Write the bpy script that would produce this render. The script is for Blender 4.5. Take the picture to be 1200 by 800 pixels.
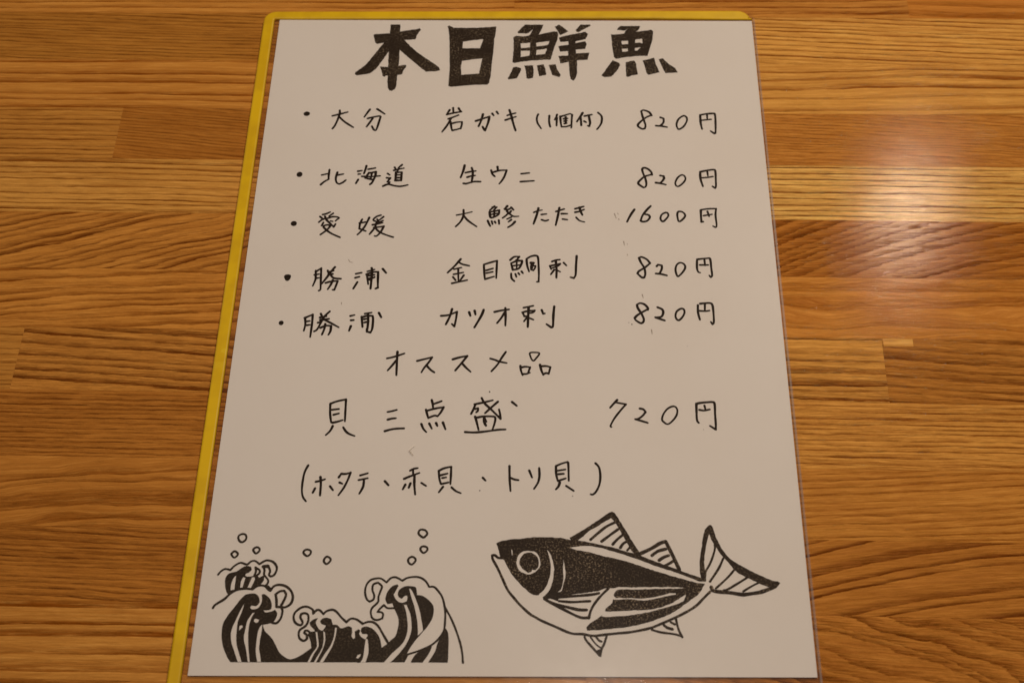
import bpy, bmesh, math, random
from mathutils import Vector, Matrix, geometry

for o in list(bpy.data.objects):
    bpy.data.objects.remove(o)
scene = bpy.context.scene
col = scene.collection
MM = 0.001

# ------------------------------------------------------------------ camera
cam_data = bpy.data.cameras.new('camera')
cam = bpy.data.objects.new('camera', cam_data)
col.objects.link(cam)
R = ((0.9997113, 0.0152386, -0.0185743), (-0.003409, 0.8552608, 0.5181865), (0.0237823, -0.5179736, 0.8550659))
CAM = (14.1145 * MM, -291.8243 * MM, 451.7853 * MM)
cam.matrix_world = Matrix([[R[0][i], R[1][i], R[2][i], CAM[i]] for i in range(3)] + [[0, 0, 0, 1]])
cam_data.sensor_width = 36.0
cam_data.lens = 48.608
cam_data.clip_start = 0.01
cam_data.clip_end = 50
cam_data.dof.use_dof = True
cam_data.dof.focus_distance = 0.53
cam_data.dof.aperture_fstop = 15
scene.camera = cam

# ------------------------------------------------------------------ dim warm room, its lamps and an added fill
world = bpy.data.worlds.new('World')
scene.world = world
world.use_nodes = True
bg = world.node_tree.nodes['Background']
bg.inputs[0].default_value = (1.0, 0.72, 0.53, 1)
bg.inputs[1].default_value = 0.06

def lamp(name, loc, target, size, power, colour):
    d = bpy.data.lights.new(name, 'AREA')
    d.shape = 'DISK'
    d.size = size
    d.energy = power
    d.color = colour
    o = bpy.data.objects.new(name, d)
    col.objects.link(o)
    o.location = loc
    o.rotation_euler = (Vector(target) - Vector(loc)).to_track_quat('-Z', 'Y').to_euler()
    return o
lamp('pendant_lamp_light', (0.159 + 0.31, 0.049 + 0.700, 0.966), (0.05, 0.0, 0), 0.07, 4.8, (1, 0.787, 0.595))
lamp('overhead_fill_light', (0.07, -0.03, 0.74), (0.03, 0.06, 0), 0.16, 1.75, (1, 0.835, 0.715))  # added overhead fill, hung low so its falloff stands in for lens vignetting
lamp('wall_lamp_light', (-1.15, 0.75, 1.0), (0, 0, 0), 0.25, 1.3, (1, 0.835, 0.715))

scene.view_settings.view_transform = 'Standard'
scene.view_settings.look = 'None'
scene.view_settings.exposure = 0.15
scene.view_settings.gamma = 1.0
scene.view_settings.use_curve_mapping = False
scene.render.engine = 'CYCLES'
scene.cycles.max_bounces = 8
scene.cycles.transparent_max_bounces = 16

# ------------------------------------------------------------------ helpers
def tag(o, label=None, cat=None, group=None, kind=None):
    if label: o['label'] = label
    if cat: o['category'] = cat
    if group: o['group'] = group
    if kind: o['kind'] = kind

def empty(name, loc=(0, 0, 0), rz=0):
    o = bpy.data.objects.new(name, None)
    o.empty_display_size = 0.02
    o.location = loc
    o.rotation_euler = (0, 0, rz)
    col.objects.link(o)
    return o

def link_mesh(name, verts, faces, mat, parent=None, loc=(0, 0, 0)):
    me = bpy.data.meshes.new(name)
    me.from_pydata(verts, [], faces)
    me.update()
    if mat: me.materials.append(mat)
    o = bpy.data.objects.new(name, me)
    o.location = loc
    col.objects.link(o)
    if parent: o.parent = parent
    return o

class NT:
    """small wrapper for node building"""
    def __init__(self, name):
        self.m = bpy.data.materials.new(name)
        self.m.use_nodes = True
        self.t = self.m.node_tree
        for n in list(self.t.nodes): self.t.nodes.remove(n)
        self.out = self.n('ShaderNodeOutputMaterial')
    def n(self, kind, **kw):
        nd = self.t.nodes.new(kind)
        for k, v in kw.items(): setattr(nd, k, v)
        return nd
    def link(self, a, b): self.t.links.new(a, b)
    def set(self, sock, v):
        if hasattr(v, 'is_linked') or isinstance(v, bpy.types.NodeSocket): self.link(v, sock)
        else: sock.default_value = v
    def math(self, op, a, b=None, c=None, clamp=False):
        nd = self.n('ShaderNodeMath', operation=op, use_clamp=clamp)
        self.set(nd.inputs[0], a)
        if b is not None: self.set(nd.inputs[1], b)
        if c is not None: self.set(nd.inputs[2], c)
        return nd.outputs[0]
    def comb(self, x, y, z):
        nd = self.n('ShaderNodeCombineXYZ')
        for i, v in enumerate((x, y, z)): self.set(nd.inputs[i], v)
        return nd.outputs[0]
    def noise(self, vec, scale=1.0, detail=2.0, rough=0.5, dist=0.0):
        nd = self.n('ShaderNodeTexNoise')
        self.link(vec, nd.inputs['Vector'])
        nd.inputs['Scale'].default_value = scale
        nd.inputs['Detail'].default_value = detail
        nd.inputs['Roughness'].default_value = rough
        nd.inputs['Distortion'].default_value = dist
        return nd.outputs['Fac']
    def ramp(self, fac, stops, interp='LINEAR'):
        nd = self.n('ShaderNodeValToRGB')
        cr = nd.color_ramp
        cr.interpolation = interp
        while len(cr.elements) < len(stops): cr.elements.new(0.5)
        for e, (p, c) in zip(cr.elements, stops):
            e.position = p
            e.color = c if len(c) == 4 else (c[0], c[1], c[2], 1)
        self.link(fac, nd.inputs[0])
        return nd.outputs[0]
    def mix(self, fac, a, b, mode='MIX'):
        nd = self.n('ShaderNodeMix', data_type='RGBA', blend_type=mode)
        self.set(nd.inputs[0], fac)
        for s, v in ((6, a), (7, b)):
            if isinstance(v, tuple): nd.inputs[s].default_value = v if len(v) == 4 else (v[0], v[1], v[2], 1)
            else: self.link(v, nd.inputs[s])
        return nd.outputs[2]
    def bsdf(self, **kw):
        b = self.n('ShaderNodeBsdfPrincipled')
        for k, v in kw.items():
            s = b.inputs[k.replace('_', ' ')]
            if isinstance(v, bpy.types.NodeSocket): self.link(v, s)
            else: s.default_value = v if not (isinstance(v, tuple) and len(v) == 3) else (v[0], v[1], v[2], 1)
        self.link(b.outputs[0], self.out.inputs[0])
        return b
    def bump(self, height, dist, strength=1.0):
        nd = self.n('ShaderNodeBump')
        nd.inputs['Strength'].default_value = strength
        nd.inputs['Distance'].default_value = dist
        self.link(height, nd.inputs['Height'])
        return nd.outputs[0]

def c4(c): return (c[0], c[1], c[2], 1)

# ------------------------------------------------------------------ oak, one material per figure of grain
def wood(name, light, dark, spacing=3.0, slope=0.0, curve=0.0, cx=0.0, warp=1.5, ringc=0.7, pores=0.7,
         seed=0.0, soft=0.35, fine=0.35, relief=0.10, warpx=0.010, blotch=0.25, arch=None, rough=0.44, follow=1.0, serr=0.5):
    light = (light[0] * 1.24, light[1] * 1.10, light[2] * 0.78)
    dark = (dark[0] * 1.04, dark[1] * 0.79, dark[2] * 0.22)
    pores = pores * (0.72 if name != 'oak_palest_lines' else 0.9)
    N = NT(name)
    tc = N.n('ShaderNodeTexCoord')
    sep = N.n('ShaderNodeSeparateXYZ')
    N.link(tc.outputs['Object'], sep.inputs[0])
    info = N.n('ShaderNodeObjectInfo')
    x = N.math('MULTIPLY', sep.outputs[0], 1000.0)
    y = N.math('MULTIPLY', sep.outputs[1], 1000.0)
    sd = N.math('MULTIPLY_ADD', info.outputs['Random'], 40.0, seed)
    # slow wandering of the grain
    w1 = N.noise(N.comb(N.math('MULTIPLY', x, warpx), N.math('MULTIPLY', y, 0.045), sd), 1.0, 2.0, 0.5)
    w2 = N.noise(N.comb(N.math('MULTIPLY', x, 0.06), N.math('MULTIPLY', y, 0.25), sd), 1.0, 2.0, 0.6)
    wv = N.math('MULTIPLY', N.math('SUBTRACT', w1, 0.5), warp * 4)
    wv = N.math('MULTIPLY_ADD', N.math('SUBTRACT', w2, 0.5), 0.9, wv)
    if arch:                                            # cathedral: rings bent round a pith line
        ax, ay, ak, ap = arch
        dx = N.math('MULTIPLY', N.math('SUBTRACT', x, ax), ak)
        dy = N.math('SUBTRACT', y, ay)
        r = N.math('SQRT', N.math('ADD', N.math('MULTIPLY', dx, dx), N.math('MULTIPLY_ADD', dy, dy, ap)))
        g = N.math('ADD', r, wv)
    else:
        xc = N.math('SUBTRACT', x, cx)
        g = N.math('SUBTRACT', y, N.math('MULTIPLY', x, slope))
        g = N.math('SUBTRACT', g, N.math('MULTIPLY', N.math('MULTIPLY', xc, xc), curve))
        g = N.math('ADD', g, wv)
    yp = N.math('MULTIPLY_ADD', N.math('SUBTRACT', g, y), follow, y)       # the fibres follow the ring line only so far
    sr = N.noise(N.comb(N.math('MULTIPLY', x, 0.16), N.math('MULTIPLY', yp, 2.0), N.math('ADD', sd, 23.0)), 1.0, 2.0, 0.6)
    g = N.math('MULTIPLY_ADD', N.math('SUBTRACT', sr, 0.5), serr, g)
    # uneven ring widths
    uneven = N.noise(N.comb(N.math('MULTIPLY', g, 0.11), sd, 0.0), 1.0, 2.0, 0.5)
    f = N.math('DIVIDE', N.math('MULTIPLY_ADD', uneven, spacing * 2.2, g), spacing)
    fr = N.math('FRACT', f)
    ringid = N.math('FLOOR', f)
    amp = N.noise(N.comb(N.math('MULTIPLY', ringid, 7.31), N.math('MULTIPLY', x, 0.012), sd), 1.0, 1.0)
    amp = N.math('MULTIPLY_ADD', amp, 1.6, -0.15, clamp=True)
    prof = N.ramp(fr, [(0.0, (0.0,) * 3), (0.05, (1,) * 3), (0.05 + soft * 0.5, (0.62,) * 3), (0.1 + soft, (0.12,) * 3), (0.97, (0,) * 3)], 'LINEAR')
    ring = N.math('MULTIPLY', prof, amp)
    # long open pores, densest in the early wood of each ring
    p1 = N.noise(N.comb(N.math('MULTIPLY', x, 0.11), N.math('MULTIPLY', yp, 3.0), sd), 1.0, 2.0, 0.6)
    p2 = N.noise(N.comb(N.math('MULTIPLY', x, 0.045), N.math('MULTIPLY', yp, 1.1), N.math('ADD', sd, 9.0)), 1.0, 1.0)
    pore = N.ramp(p1, [(0.49, (0,) * 3), (0.62, (1,) * 3)])
    gate = N.math('MULTIPLY_ADD', ring, 0.9, N.math('MULTIPLY', p2, 0.62))
    pore = N.math('MULTIPLY', pore, gate, clamp=True)
    # fibres and broad tone drift
    fib = N.noise(N.comb(N.math('MULTIPLY', x, 0.20), N.math('MULTIPLY', yp, 3.2), N.math('ADD', sd, 3.0)), 1.0, 3.0, 0.7)
    fib2 = N.noise(N.comb(N.math('MULTIPLY', x, 0.9), N.math('MULTIPLY', y, 2.8), N.math('ADD', sd, 5.0)), 1.0, 2.0, 0.7)
    stk = N.noise(N.comb(N.math('MULTIPLY', x, 0.05), N.math('MULTIPLY', yp, 1.25), N.math('ADD', sd, 31.0)), 1.0, 3.0, 0.65)
    blo = N.noise(N.comb(N.math('MULTIPLY', x, 0.012), N.math('MULTIPLY', y, 0.07), N.math('ADD', sd, 17.0)), 1.0, 2.0)
    tone = N.math('MULTIPLY', ring, ringc * 1.25)
    tone = N.math('MULTIPLY_ADD', N.math('SUBTRACT', fib, 0.5), fine * 1.9, tone)
    tone = N.math('MULTIPLY_ADD', N.math('SUBTRACT', fib2, 0.5), fine * 0.9, tone)
    tone = N.math('MULTIPLY_ADD', N.math('SUBTRACT', stk, 0.5), 1.15 * max(fine, 0.28) / 0.35, tone)
    tone = N.math('MULTIPLY_ADD', N.math('SUBTRACT', blo, 0.5), blotch * 2, tone)
    tone = N.math('ADD', tone, 0.20, clamp=True)
    base = N.mix(tone, c4(light), c4(dark))
    pale = N.ramp(N.math('ADD', stk, N.math('MULTIPLY', fib, 0.25)), [(0.38, (1,) * 3), (0.58, (0,) * 3)])
    base = N.mix(N.math('MULTIPLY', pale, 0.55), base, (min(.9, light[0] * 1.12), min(.8, light[1] * 1.22), light[2] * 1.5, 1))
    deep = (dark[0] * 0.50, dark[1] * 0.40, dark[2] * 0.5, 1)
    colr = N.mix(N.math('MULTIPLY', pore, pores, clamp=True), base, deep)
    h = N.math('MULTIPLY', N.math('ADD', N.math('MULTIPLY', ring, 0.7), N.math('MULTIPLY', pore, 0.6)), -1.0)
    h = N.math('MULTIPLY_ADD', fib, 0.35, h)
    h = N.math('MULTIPLY_ADD', fib2, 0.30, h)
    bmp = N.bump(h, relief * MM * 2.2)
    rr = N.math('MULTIPLY_ADD', fib2, 0.16, rough - 0.05)
    cb = N.bump(N.math('MULTIPLY_ADD', pore, -0.5, N.math('ADD', fib2, N.math('MULTIPLY', fib, 0.5))), 0.018 * MM)
    N.bsdf(Base_Color=colr, Roughness=rr, IOR=1.48, Specular_IOR_Level=0.07, Normal=bmp, Coat_Weight=N.math('MULTIPLY', N.math('SUBTRACT', 1.0, N.math('MAXIMUM', N.math('MULTIPLY', pore, 0.9), N.math('MULTIPLY', ring, 0.5))), 0.082), Coat_Roughness=0.052, Coat_Normal=cb)
    return N.m

LT = (0.62, 0.33, 0.088)
LB = (0.50, 0.235, 0.052)     # middle brown
DK = (0.27, 0.098, 0.016)
W = {}
def mk(key, **kw):
    W[key] = wood('oak_' + key, **kw)
LV, OL, RD = (0.66, 0.37, 0.11), (0.42, 0.19, 0.038), (0.52, 0.225, 0.045)
mk('fine_olive', light=(0.44, 0.215, 0.046), dark=(0.20, 0.078, 0.012), spacing=1.9, slope=-0.035, warp=1.2, ringc=0.6, pores=0.75, seed=1.3, relief=0.09)
mk('broad_smooth', light=(0.58, 0.30, 0.078), dark=(0.30, 0.108, 0.016), spacing=5.2, slope=0.006, warp=1.1, ringc=0.85, pores=0.35, seed=2.1, soft=0.45, fine=0.16)
mk('lined_light', light=(0.52, 0.27, 0.068), dark=(0.24, 0.092, 0.015), spacing=2.7, slope=-0.012, warp=1.0, ringc=0.8, pores=0.8, seed=3.7, soft=0.3, fine=0.25)
mk('fine_diagonal', light=(0.42, 0.19, 0.040), dark=(0.22, 0.08, 0.012), spacing=1.7, slope=-0.10, warp=1.0, ringc=0.45, pores=0.55, seed=4.9, fine=0.45)
mk('contrast_fine', light=(0.65, 0.375, 0.11), dark=(0.26, 0.10, 0.016), spacing=3.0, slope=-0.018, warp=1.0, ringc=0.85, pores=0.8, seed=5.2, soft=0.28, fine=0.25)
mk('coarse_rising', light=(0.54, 0.265, 0.064), dark=(0.20, 0.070, 0.010), spacing=3.6, slope=0.12, curve=0.0004, cx=-220, warp=2.4, ringc=0.75, pores=0.7, seed=6.6, warpx=0.02, soft=0.5, follow=0.6, serr=1.3)
mk('wavy_rising', light=(0.58, 0.29, 0.072), dark=(0.26, 0.094, 0.014), spacing=4.0, slope=0.07, warp=2.0, ringc=0.7, pores=0.6, seed=7.4, warpx=0.018, soft=0.5, follow=0.6, serr=1.3)
mk('coarse_falling', light=(0.56, 0.28, 0.07), dark=(0.20, 0.068, 0.010), spacing=4.3, slope=-0.07, curve=-0.00025, cx=-60, warp=1.4, ringc=0.85, pores=0.8, seed=8.8, relief=0.16, soft=0.42, follow=0.6, serr=1.3)
mk('fine_straight', light=(0.44, 0.20, 0.044), dark=(0.20, 0.072, 0.011), spacing=2.0, slope=-0.008, warp=0.8, ringc=0.55, pores=0.9, seed=9.5, fine=0.5)
mk('soft_cathedral', light=(0.50, 0.24, 0.058), dark=(0.24, 0.088, 0.014), spacing=6.2, slope=0.05, warp=3.2, ringc=0.55, pores=0.2, seed=10.2, soft=0.6, fine=0.22, warpx=0.016)
mk('dark_straight', light=(0.43, 0.195, 0.042), dark=(0.17, 0.058, 0.009), spacing=2.1, slope=-0.03, warp=1.2, ringc=0.55, pores=0.8, seed=11.9, fine=0.5, blotch=0.4)
mk('broad_pale', light=(0.57, 0.30, 0.082), dark=(0.28, 0.105, 0.018), spacing=5.6, slope=0.006, warp=0.8, ringc=0.8, pores=0.35, seed=12.4, soft=0.5, fine=0.2)
mk('dark_bands', light=(0.54, 0.27, 0.064), dark=(0.27, 0.093, 0.013), spacing=4.4, slope=0.018, warp=1.2, ringc=0.85, pores=0.5, seed=13.1, soft=0.45)
mk('smooth_orange', light=(0.52, 0.235, 0.050), dark=(0.36, 0.140, 0.022), spacing=5.5, slope=0.0, warp=3.0, ringc=0.5, pores=0.12, seed=14.7, soft=0.6, fine=0.3)
mk('pale_falling', light=(0.70, 0.41, 0.12), dark=(0.31, 0.120, 0.018), spacing=2.8, slope=-0.045, warp=1.0, ringc=0.8, pores=0.6, seed=15.5, soft=0.35)
mk('pale_broad', light=(0.67, 0.385, 0.11), dark=(0.32, 0.125, 0.019), spacing=5.0, slope=0.028, warp=1.5, ringc=0.8, pores=0.35, seed=16.3, soft=0.4, fine=0.22)
mk('fine_speckled', light=(0.50, 0.235, 0.052), dark=(0.27, 0.100, 0.015), spacing=1.6, slope=-0.035, warp=1.6, ringc=0.35, pores=0.6, seed=17.2, fine=0.6)
mk('palest_lines', light=(0.82, 0.54, 0.19), dark=(0.27, 0.10, 0.015), spacing=3.0, slope=-0.004, warp=0.5, ringc=1.0, pores=1.0, seed=18.6, soft=0.22, fine=0.3, relief=0.14)
mk('diagonal_ridges', light=(0.47, 0.205, 0.042), dark=(0.27, 0.095, 0.014), spacing=4.0, slope=0.32, curve=-0.00145, warp=1.1, ringc=0.75, pores=0.35, seed=19.4, soft=0.65, relief=0.20, warpx=0.02, follow=0.12, serr=2.4)
mk('patchy_orange', light=(0.55, 0.262, 0.060), dark=(0.34, 0.130, 0.020), spacing=9.0, slope=0.02, warp=4.5, ringc=0.45, pores=0.1, seed=20.8, soft=0.6, fine=0.42, warpx=0.014, blotch=0.4)
mk('ridged_left', light=(0.64, 0.35, 0.096), dark=(0.24, 0.082, 0.012), spacing=4.0, slope=-0.010, warp=1.0, ringc=0.8, pores=0.7, seed=21.7, soft=0.4, relief=0.2, follow=0.6, serr=1.3)
mk('ridged_right', light=(0.50, 0.24, 0.056), dark=(0.22, 0.078, 0.011), spacing=4.2, slope=-0.05, warp=1.0, ringc=0.85, pores=0.7, seed=22.3, soft=0.42, relief=0.2, follow=0.6, serr=1.3)
mk('fine_warm', light=(0.62, 0.335, 0.088), dark=(0.26, 0.093, 0.013), spacing=2.4, slope=-0.004, warp=0.7, ringc=0.65, pores=0.9, seed=23.9, fine=0.45)
mk('fine_rising', light=(0.53, 0.262, 0.060), dark=(0.28, 0.104, 0.016), spacing=2.9, slope=0.05, warp=1.4, ringc=0.55, pores=0.5, seed=24.4, fine=0.4)
mk('big_cathedral', light=(0.49, 0.225, 0.048), dark=(0.20, 0.068, 0.009), spacing=5.2, slope=0.055, curve=-0.0015, warp=1.3, ringc=0.95, pores=0.5, seed=25.1, soft=0.3, fine=0.2, relief=0.14, follow=0.5, serr=0.5)
mk('wild_figure', light=(0.49, 0.225, 0.050), dark=(0.25, 0.090, 0.013), spacing=6.0, slope=-0.35, warp=5.0, ringc=0.6, pores=0.4, seed=26.6, soft=0.6, fine=0.45, warpx=0.03, relief=0.18, follow=0.2, serr=2.0)
mk('patch_pale', light=(0.70, 0.42, 0.14), dark=(0.50, 0.25, 0.06), spacing=3.0, warp=1.0, ringc=0.3, pores=0.1, seed=27.0, soft=0.5)

# ------------------------------------------------------------------ the table: staves glued side by side and end to end
table = empty('wooden_table', (0, 0, 0), math.radians(-0.70))
tag(table, 'oiled oak tabletop of glued staves running left to right under the menu', 'table')
PITCH = 27.65
THICK = 26.0
def stave(x0, x1, y0, y1, mat, dz=0.0):
    cx, cy = (x0 + x1) / 2, (y0 + y1) / 2
    g, b = 0.012, 0.06                                  # hair-line joint and worn arris
    vs = []
    def loop(ins, z):
        hx, hy = (x1 - x0) / 2 - ins, (y1 - y0) / 2 - ins
        vs.extend([(-hx * MM, -hy * MM, z * MM), (hx * MM, -hy * MM, z * MM), (hx * MM, hy * MM, z * MM), (-hx * MM, hy * MM, z * MM)])
    loop(g, -THICK); loop(g, -0.03 + dz); loop(g + b, dz)
    fs = [(3, 2, 1, 0), (8, 9, 10, 11)]
    for k in (0, 4):
        for i in range(4):
            j = (i + 1) % 4
            fs.append((k + i, k + j, k + 4 + j, k + 4 + i))
    return link_mesh('stave', vs, fs, mat, table, (cx * MM, cy * MM, 0))
random.seed(4)
# rows counted downwards; row 0 lies above the line y = 151.4 mm
rows = {
    0: [(-262, -2, 'broad_smooth'), (-2, 173, 'dark_bands'), (173, 330, 'smooth_orange')],
    1: [(-330, 20, 'fine_olive'), (20, 330, 'pale_falling')],
    2: [(-330, -40, 'broad_smooth'), (-40, 330, 'pale_broad')],
    3: [(-400, -168, 'lined_light'), (-168, 40, 'fine_diagonal'), (40, 330, 'fine_speckled')],
    4: [(-330, -60, 'contrast_fine'), (-60, 330, 'palest_lines')],
    5: [(-330, 10, 'coarse_rising'), (10, 330, 'diagonal_ridges')],
    6: [(-330, -30, 'wavy_rising'), (-30, 330, 'patchy_orange')],
    7: [(-420, -187.2, 'lined_light'), (-187.2, 30, 'coarse_falling'), (30, 142.3, 'ridged_left'), (142.3, 380, 'ridged_right')],
    8: [(-330, 0, 'fine_straight'), (0, 330, 'fine_warm')],
    9: [(-330, -20, 'soft_cathedral'), (-20, 330, 'fine_rising')],
    10: [(-330, 50, 'dark_straight'), (50, 330, 'big_cathedral')],
    11: [(-330, 30, 'broad_pale'), (30, 330, 'wild_figure')],
}
TX0, TX1 = -480, 480
keys = sorted(W)
for r in range(-9, 22):
    y1 = 151.4 - PITCH * (r - 1)
    y0 = y1 - PITCH
    segs = list(rows.get(r, []))
    if not segs:
        a = random.uniform(-200, 0); segs = [(a, a + random.uniform(220, 340), random.choice(keys[:-1]))]
    segs.sort()
    left, right = segs[0][0], segs[-1][1]
    while left > TX0:
        n = max(TX0, left - random.uniform(180, 330))
        if n - TX0 < 70: n = TX0
        segs.insert(0, (n, left, random.choice([k for k in keys if k != 'patch_pale']))); left = n
    while right < TX1:
        n = min(TX1, right + random.uniform(180, 330))
        if TX1 - n < 70: n = TX1
        segs.append((right, n, random.choice([k for k in keys if k != 'patch_pale']))); right = n
    for a, b, k in segs:
        stave(a, b, y0, y1, W[k])
# small pale filler let into the stave right of the sheet
pf = link_mesh('wood_filler', [(-5.6 * MM, -1.7 * MM, 0), (5.6 * MM, -1.7 * MM, 0), (5.6 * MM, 1.6 * MM, 0), (-5.6 * MM, 1.6 * MM, 0),
                               (-5.4 * MM, -1.5 * MM, 0.03 * MM), (5.4 * MM, -1.5 * MM, 0.03 * MM), (5.4 * MM, 1.4 * MM, 0.03 * MM), (-5.4 * MM, 1.4 * MM, 0.03 * MM)],
               [(4, 5, 6, 7), (0, 1, 5, 4), (1, 2, 6, 5), (2, 3, 7, 6), (3, 0, 4, 7)], W['patch_pale'], table, (148.4 * MM, -16.2 * MM, 0.004 * MM))
pf['label'] = 'small pale rectangular wood filler beside the joint'

# ------------------------------------------------------------------ sheet, film and strip materials
def paper_mat():
    N = NT('white_paper')
    tc = N.n('ShaderNodeTexCoord')
    a = N.noise(tc.outputs['Object'], 900.0, 3.0, 0.6)
    b = N.noise(tc.outputs['Object'], 22.0, 3.0, 0.5)
    c = N.mix(N.math('MULTIPLY', a, 0.5), (0.80, 0.785, 0.76), (0.83, 0.815, 0.79))
    c = N.mix(N.math('MULTIPLY', N.ramp(b, [(0.45, (0,) * 3), (0.75, (1,) * 3)]), 0.35), c, (0.765, 0.735, 0.69))
    N.bsdf(Base_Color=c, Roughness=0.75, Normal=N.bump(N.math('ADD', a, N.math('MULTIPLY', b, 6.0)), 0.02 * MM))
    return N.m
def film_mat(name, tint, haze, rough):
    N = NT(name)
    tc = N.n('ShaderNodeTexCoord')
    nz = N.noise(tc.outputs['Object'], 30.0, 2.0, 0.5)
    sm = N.noise(tc.outputs['Object'], 260.0, 3.0, 0.7)
    bmp = N.bump(nz, 0.10 * MM)
    geo = N.n('ShaderNodeNewGeometry')                # Schlick reflectance, the same from both sides of the thin film
    dp = N.n('ShaderNodeVectorMath', operation='DOT_PRODUCT')
    N.link(geo.outputs['Incoming'], dp.inputs[0]); N.link(geo.outputs['Normal'], dp.inputs[1])
    inv = N.math('SUBTRACT', 1.0, N.math('ABSOLUTE', dp.outputs['Value']), clamp=True)
    fres = N.math('MULTIPLY_ADD', N.math('POWER', inv, 5.0), 0.98, 0.016)
    tr = N.n('ShaderNodeBsdfTransparent'); tr.inputs[0].default_value = c4(tint)
    df = N.n('ShaderNodeBsdfDiffuse'); df.inputs[0].default_value = (0.80, 0.78, 0.76, 1)
    gl = N.n('ShaderNodeBsdfGlossy'); N.link(N.math('MULTIPLY_ADD', sm, 0.10, rough - 0.05), gl.inputs['Roughness']); N.link(bmp, gl.inputs['Normal'])
    m1 = N.n('ShaderNodeMixShader'); m1.inputs[0].default_value = haze
    N.link(tr.outputs[0], m1.inputs[1]); N.link(df.outputs[0], m1.inputs[2])
    m2 = N.n('ShaderNodeMixShader'); N.link(fres, m2.inputs[0])
    N.link(m1.outputs[0], m2.inputs[1]); N.link(gl.outputs[0], m2.inputs[2])
    N.link(m2.outputs[0], N.out.inputs[0])
    return N.m
def strip_mat():
    N = NT('yellow_vinyl')
    tc = N.n('ShaderNodeTexCoord')
    a = N.noise(tc.outputs['Object'], 60.0, 3.0, 0.6)
    b = N.noise(tc.outputs['Object'], 420.0, 2.0, 0.6)
    st = N.n('ShaderNodeMapping'); st.inputs['Scale'].default_value = (900, 12, 1); N.link(tc.outputs['Object'], st.inputs[0])
    s = N.noise(st.outputs[0], 1.0, 2.0, 0.6)
    c = N.mix(N.ramp(a, [(0.42, (0,) * 3), (0.60, (1,) * 3)]), (0.80, 0.52, 0.004), (0.68, 0.42, 0.004))
    c = N.mix(N.math('MULTIPLY', s, 0.30), c, (0.80, 0.56, 0.018))
    # a worn stretch where tape has been stuck on and torn off (about 40 mm below mid-height of the left leg)
    sp = N.n('ShaderNodeSeparateXYZ'); N.link(tc.outputs['Object'], sp.inputs[0])
    d = N.math('ABSOLUTE', N.math('ADD', sp.outputs[1], 0.019))
    near = N.math('SUBTRACT', 1.0, N.math('DIVIDE', d, 0.017), clamp=True)
    tp = N.ramp(N.noise(tc.outputs['Object'], 150.0, 2.0, 0.5), [(0.50, (0,) * 3), (0.53, (1,) * 3)])
    c = N.mix(N.math('MULTIPLY', N.math('MULTIPLY', tp, near), 0.55), c, (0.88, 0.66, 0.035))
    N.bsdf(Base_Color=c, Roughness=0.42, Specular_IOR_Level=0.3, Normal=N.bump(N.math('ADD', a, N.math('MULTIPLY', b, 0.3)), 0.12 * MM))
    return N.m
def ink_mat(name, speck, lo, hi, col, grey):
    N = NT(name)
    tc = N.n('ShaderNodeTexCoord')
    a = N.noise(tc.outputs['Object'], speck, 2.0, 0.7)
    b = N.noise(tc.outputs['Object'], 60.0, 2.0, 0.5)
    m = N.ramp(a, [(lo, (0,) * 3), (hi, (1,) * 3)])
    m = N.math('MULTIPLY', m, N.math('MULTIPLY_ADD', b, 3.4, -1.15), clamp=True)
    c = N.mix(m, c4(col), c4(grey))
    N.bsdf(Base_Color=c, Roughness=0.6, Specular_IOR_Level=0.12)
    return N.m
M_paper = paper_mat()
M_film = film_mat('clear_vinyl', (0.985, 0.98, 0.97), 0.002, 0.14)
M_weld = film_mat('welded_vinyl', (0.96, 0.945, 0.90), 0.10, 0.22)
M_strip = strip_mat()
M_pen = ink_mat('pen_ink', 500.0, 0.55, 0.8, (0.014, 0.007, 0.003), (0.04, 0.024, 0.012))
M_toner = ink_mat('speckled_print', 1500.0, 0.535, 0.70, (0.022, 0.013, 0.007), (0.36, 0.29, 0.20))
M_wave = ink_mat('grey_print', 1300.0, 0.48, 0.80, (0.026, 0.018, 0.011), (0.13, 0.10, 0.07))
M_smudge = ink_mat('faint_ink', 900.0, 0.4, 0.7, (0.36, 0.32, 0.28), (0.62, 0.57, 0.52))

# ------------------------------------------------------------------ menu sheet
SX, SY = 105.1, 148.6
ZP = 0.80
def grid_sheet(name, x0, x1, y0, y1, z0, z1, mat, parent, nx=1, ny=1, rc=0.0):
    """thin slab with (optionally) rounded corners"""
    out = []
    for (cx, cy, a0) in ((x1 - rc, y1 - rc, 0), (x0 + rc, y1 - rc, 90), (x0 + rc, y0 + rc, 180), (x1 - rc, y0 + rc, 270)):
        n = 7 if rc > 0 else 1
        for i in range(n):
            a = math.radians(a0 + (90 * i / (n - 1) if n > 1 else 0))
            out.append((cx + rc * math.cos(a), cy + rc * math.sin(a)))
    n = len(out)
    vs = [(x * MM, y * MM, z0 * MM) for x, y in out] + [(x * MM, y * MM, z1 * MM) for x, y in out]
    fs = [tuple(range(n - 1, -1, -1)), tuple(range(n, 2 * n))]
    fs += [(i, (i + 1) % n, n + (i + 1) % n, n + i) for i in range(n)]
    return link_mesh(name, vs, fs, mat, parent)
corners = ((-104.9, -149.5), (104.75, -148.15), (105.0, 147.1), (-104.5, 148.4))
sheet = link_mesh('menu_sheet', [(x * MM, y * MM, z * MM) for z in (0.7, ZP) for x, y in corners],
                  [(3, 2, 1, 0), (4, 5, 6, 7), (0, 1, 5, 4), (1, 2, 6, 5), (2, 3, 7, 6), (3, 0, 4, 7)], M_paper)
tag(sheet, 'white paper menu with handwritten Japanese fish prices, a wave and a fish print', 'menu')

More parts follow.
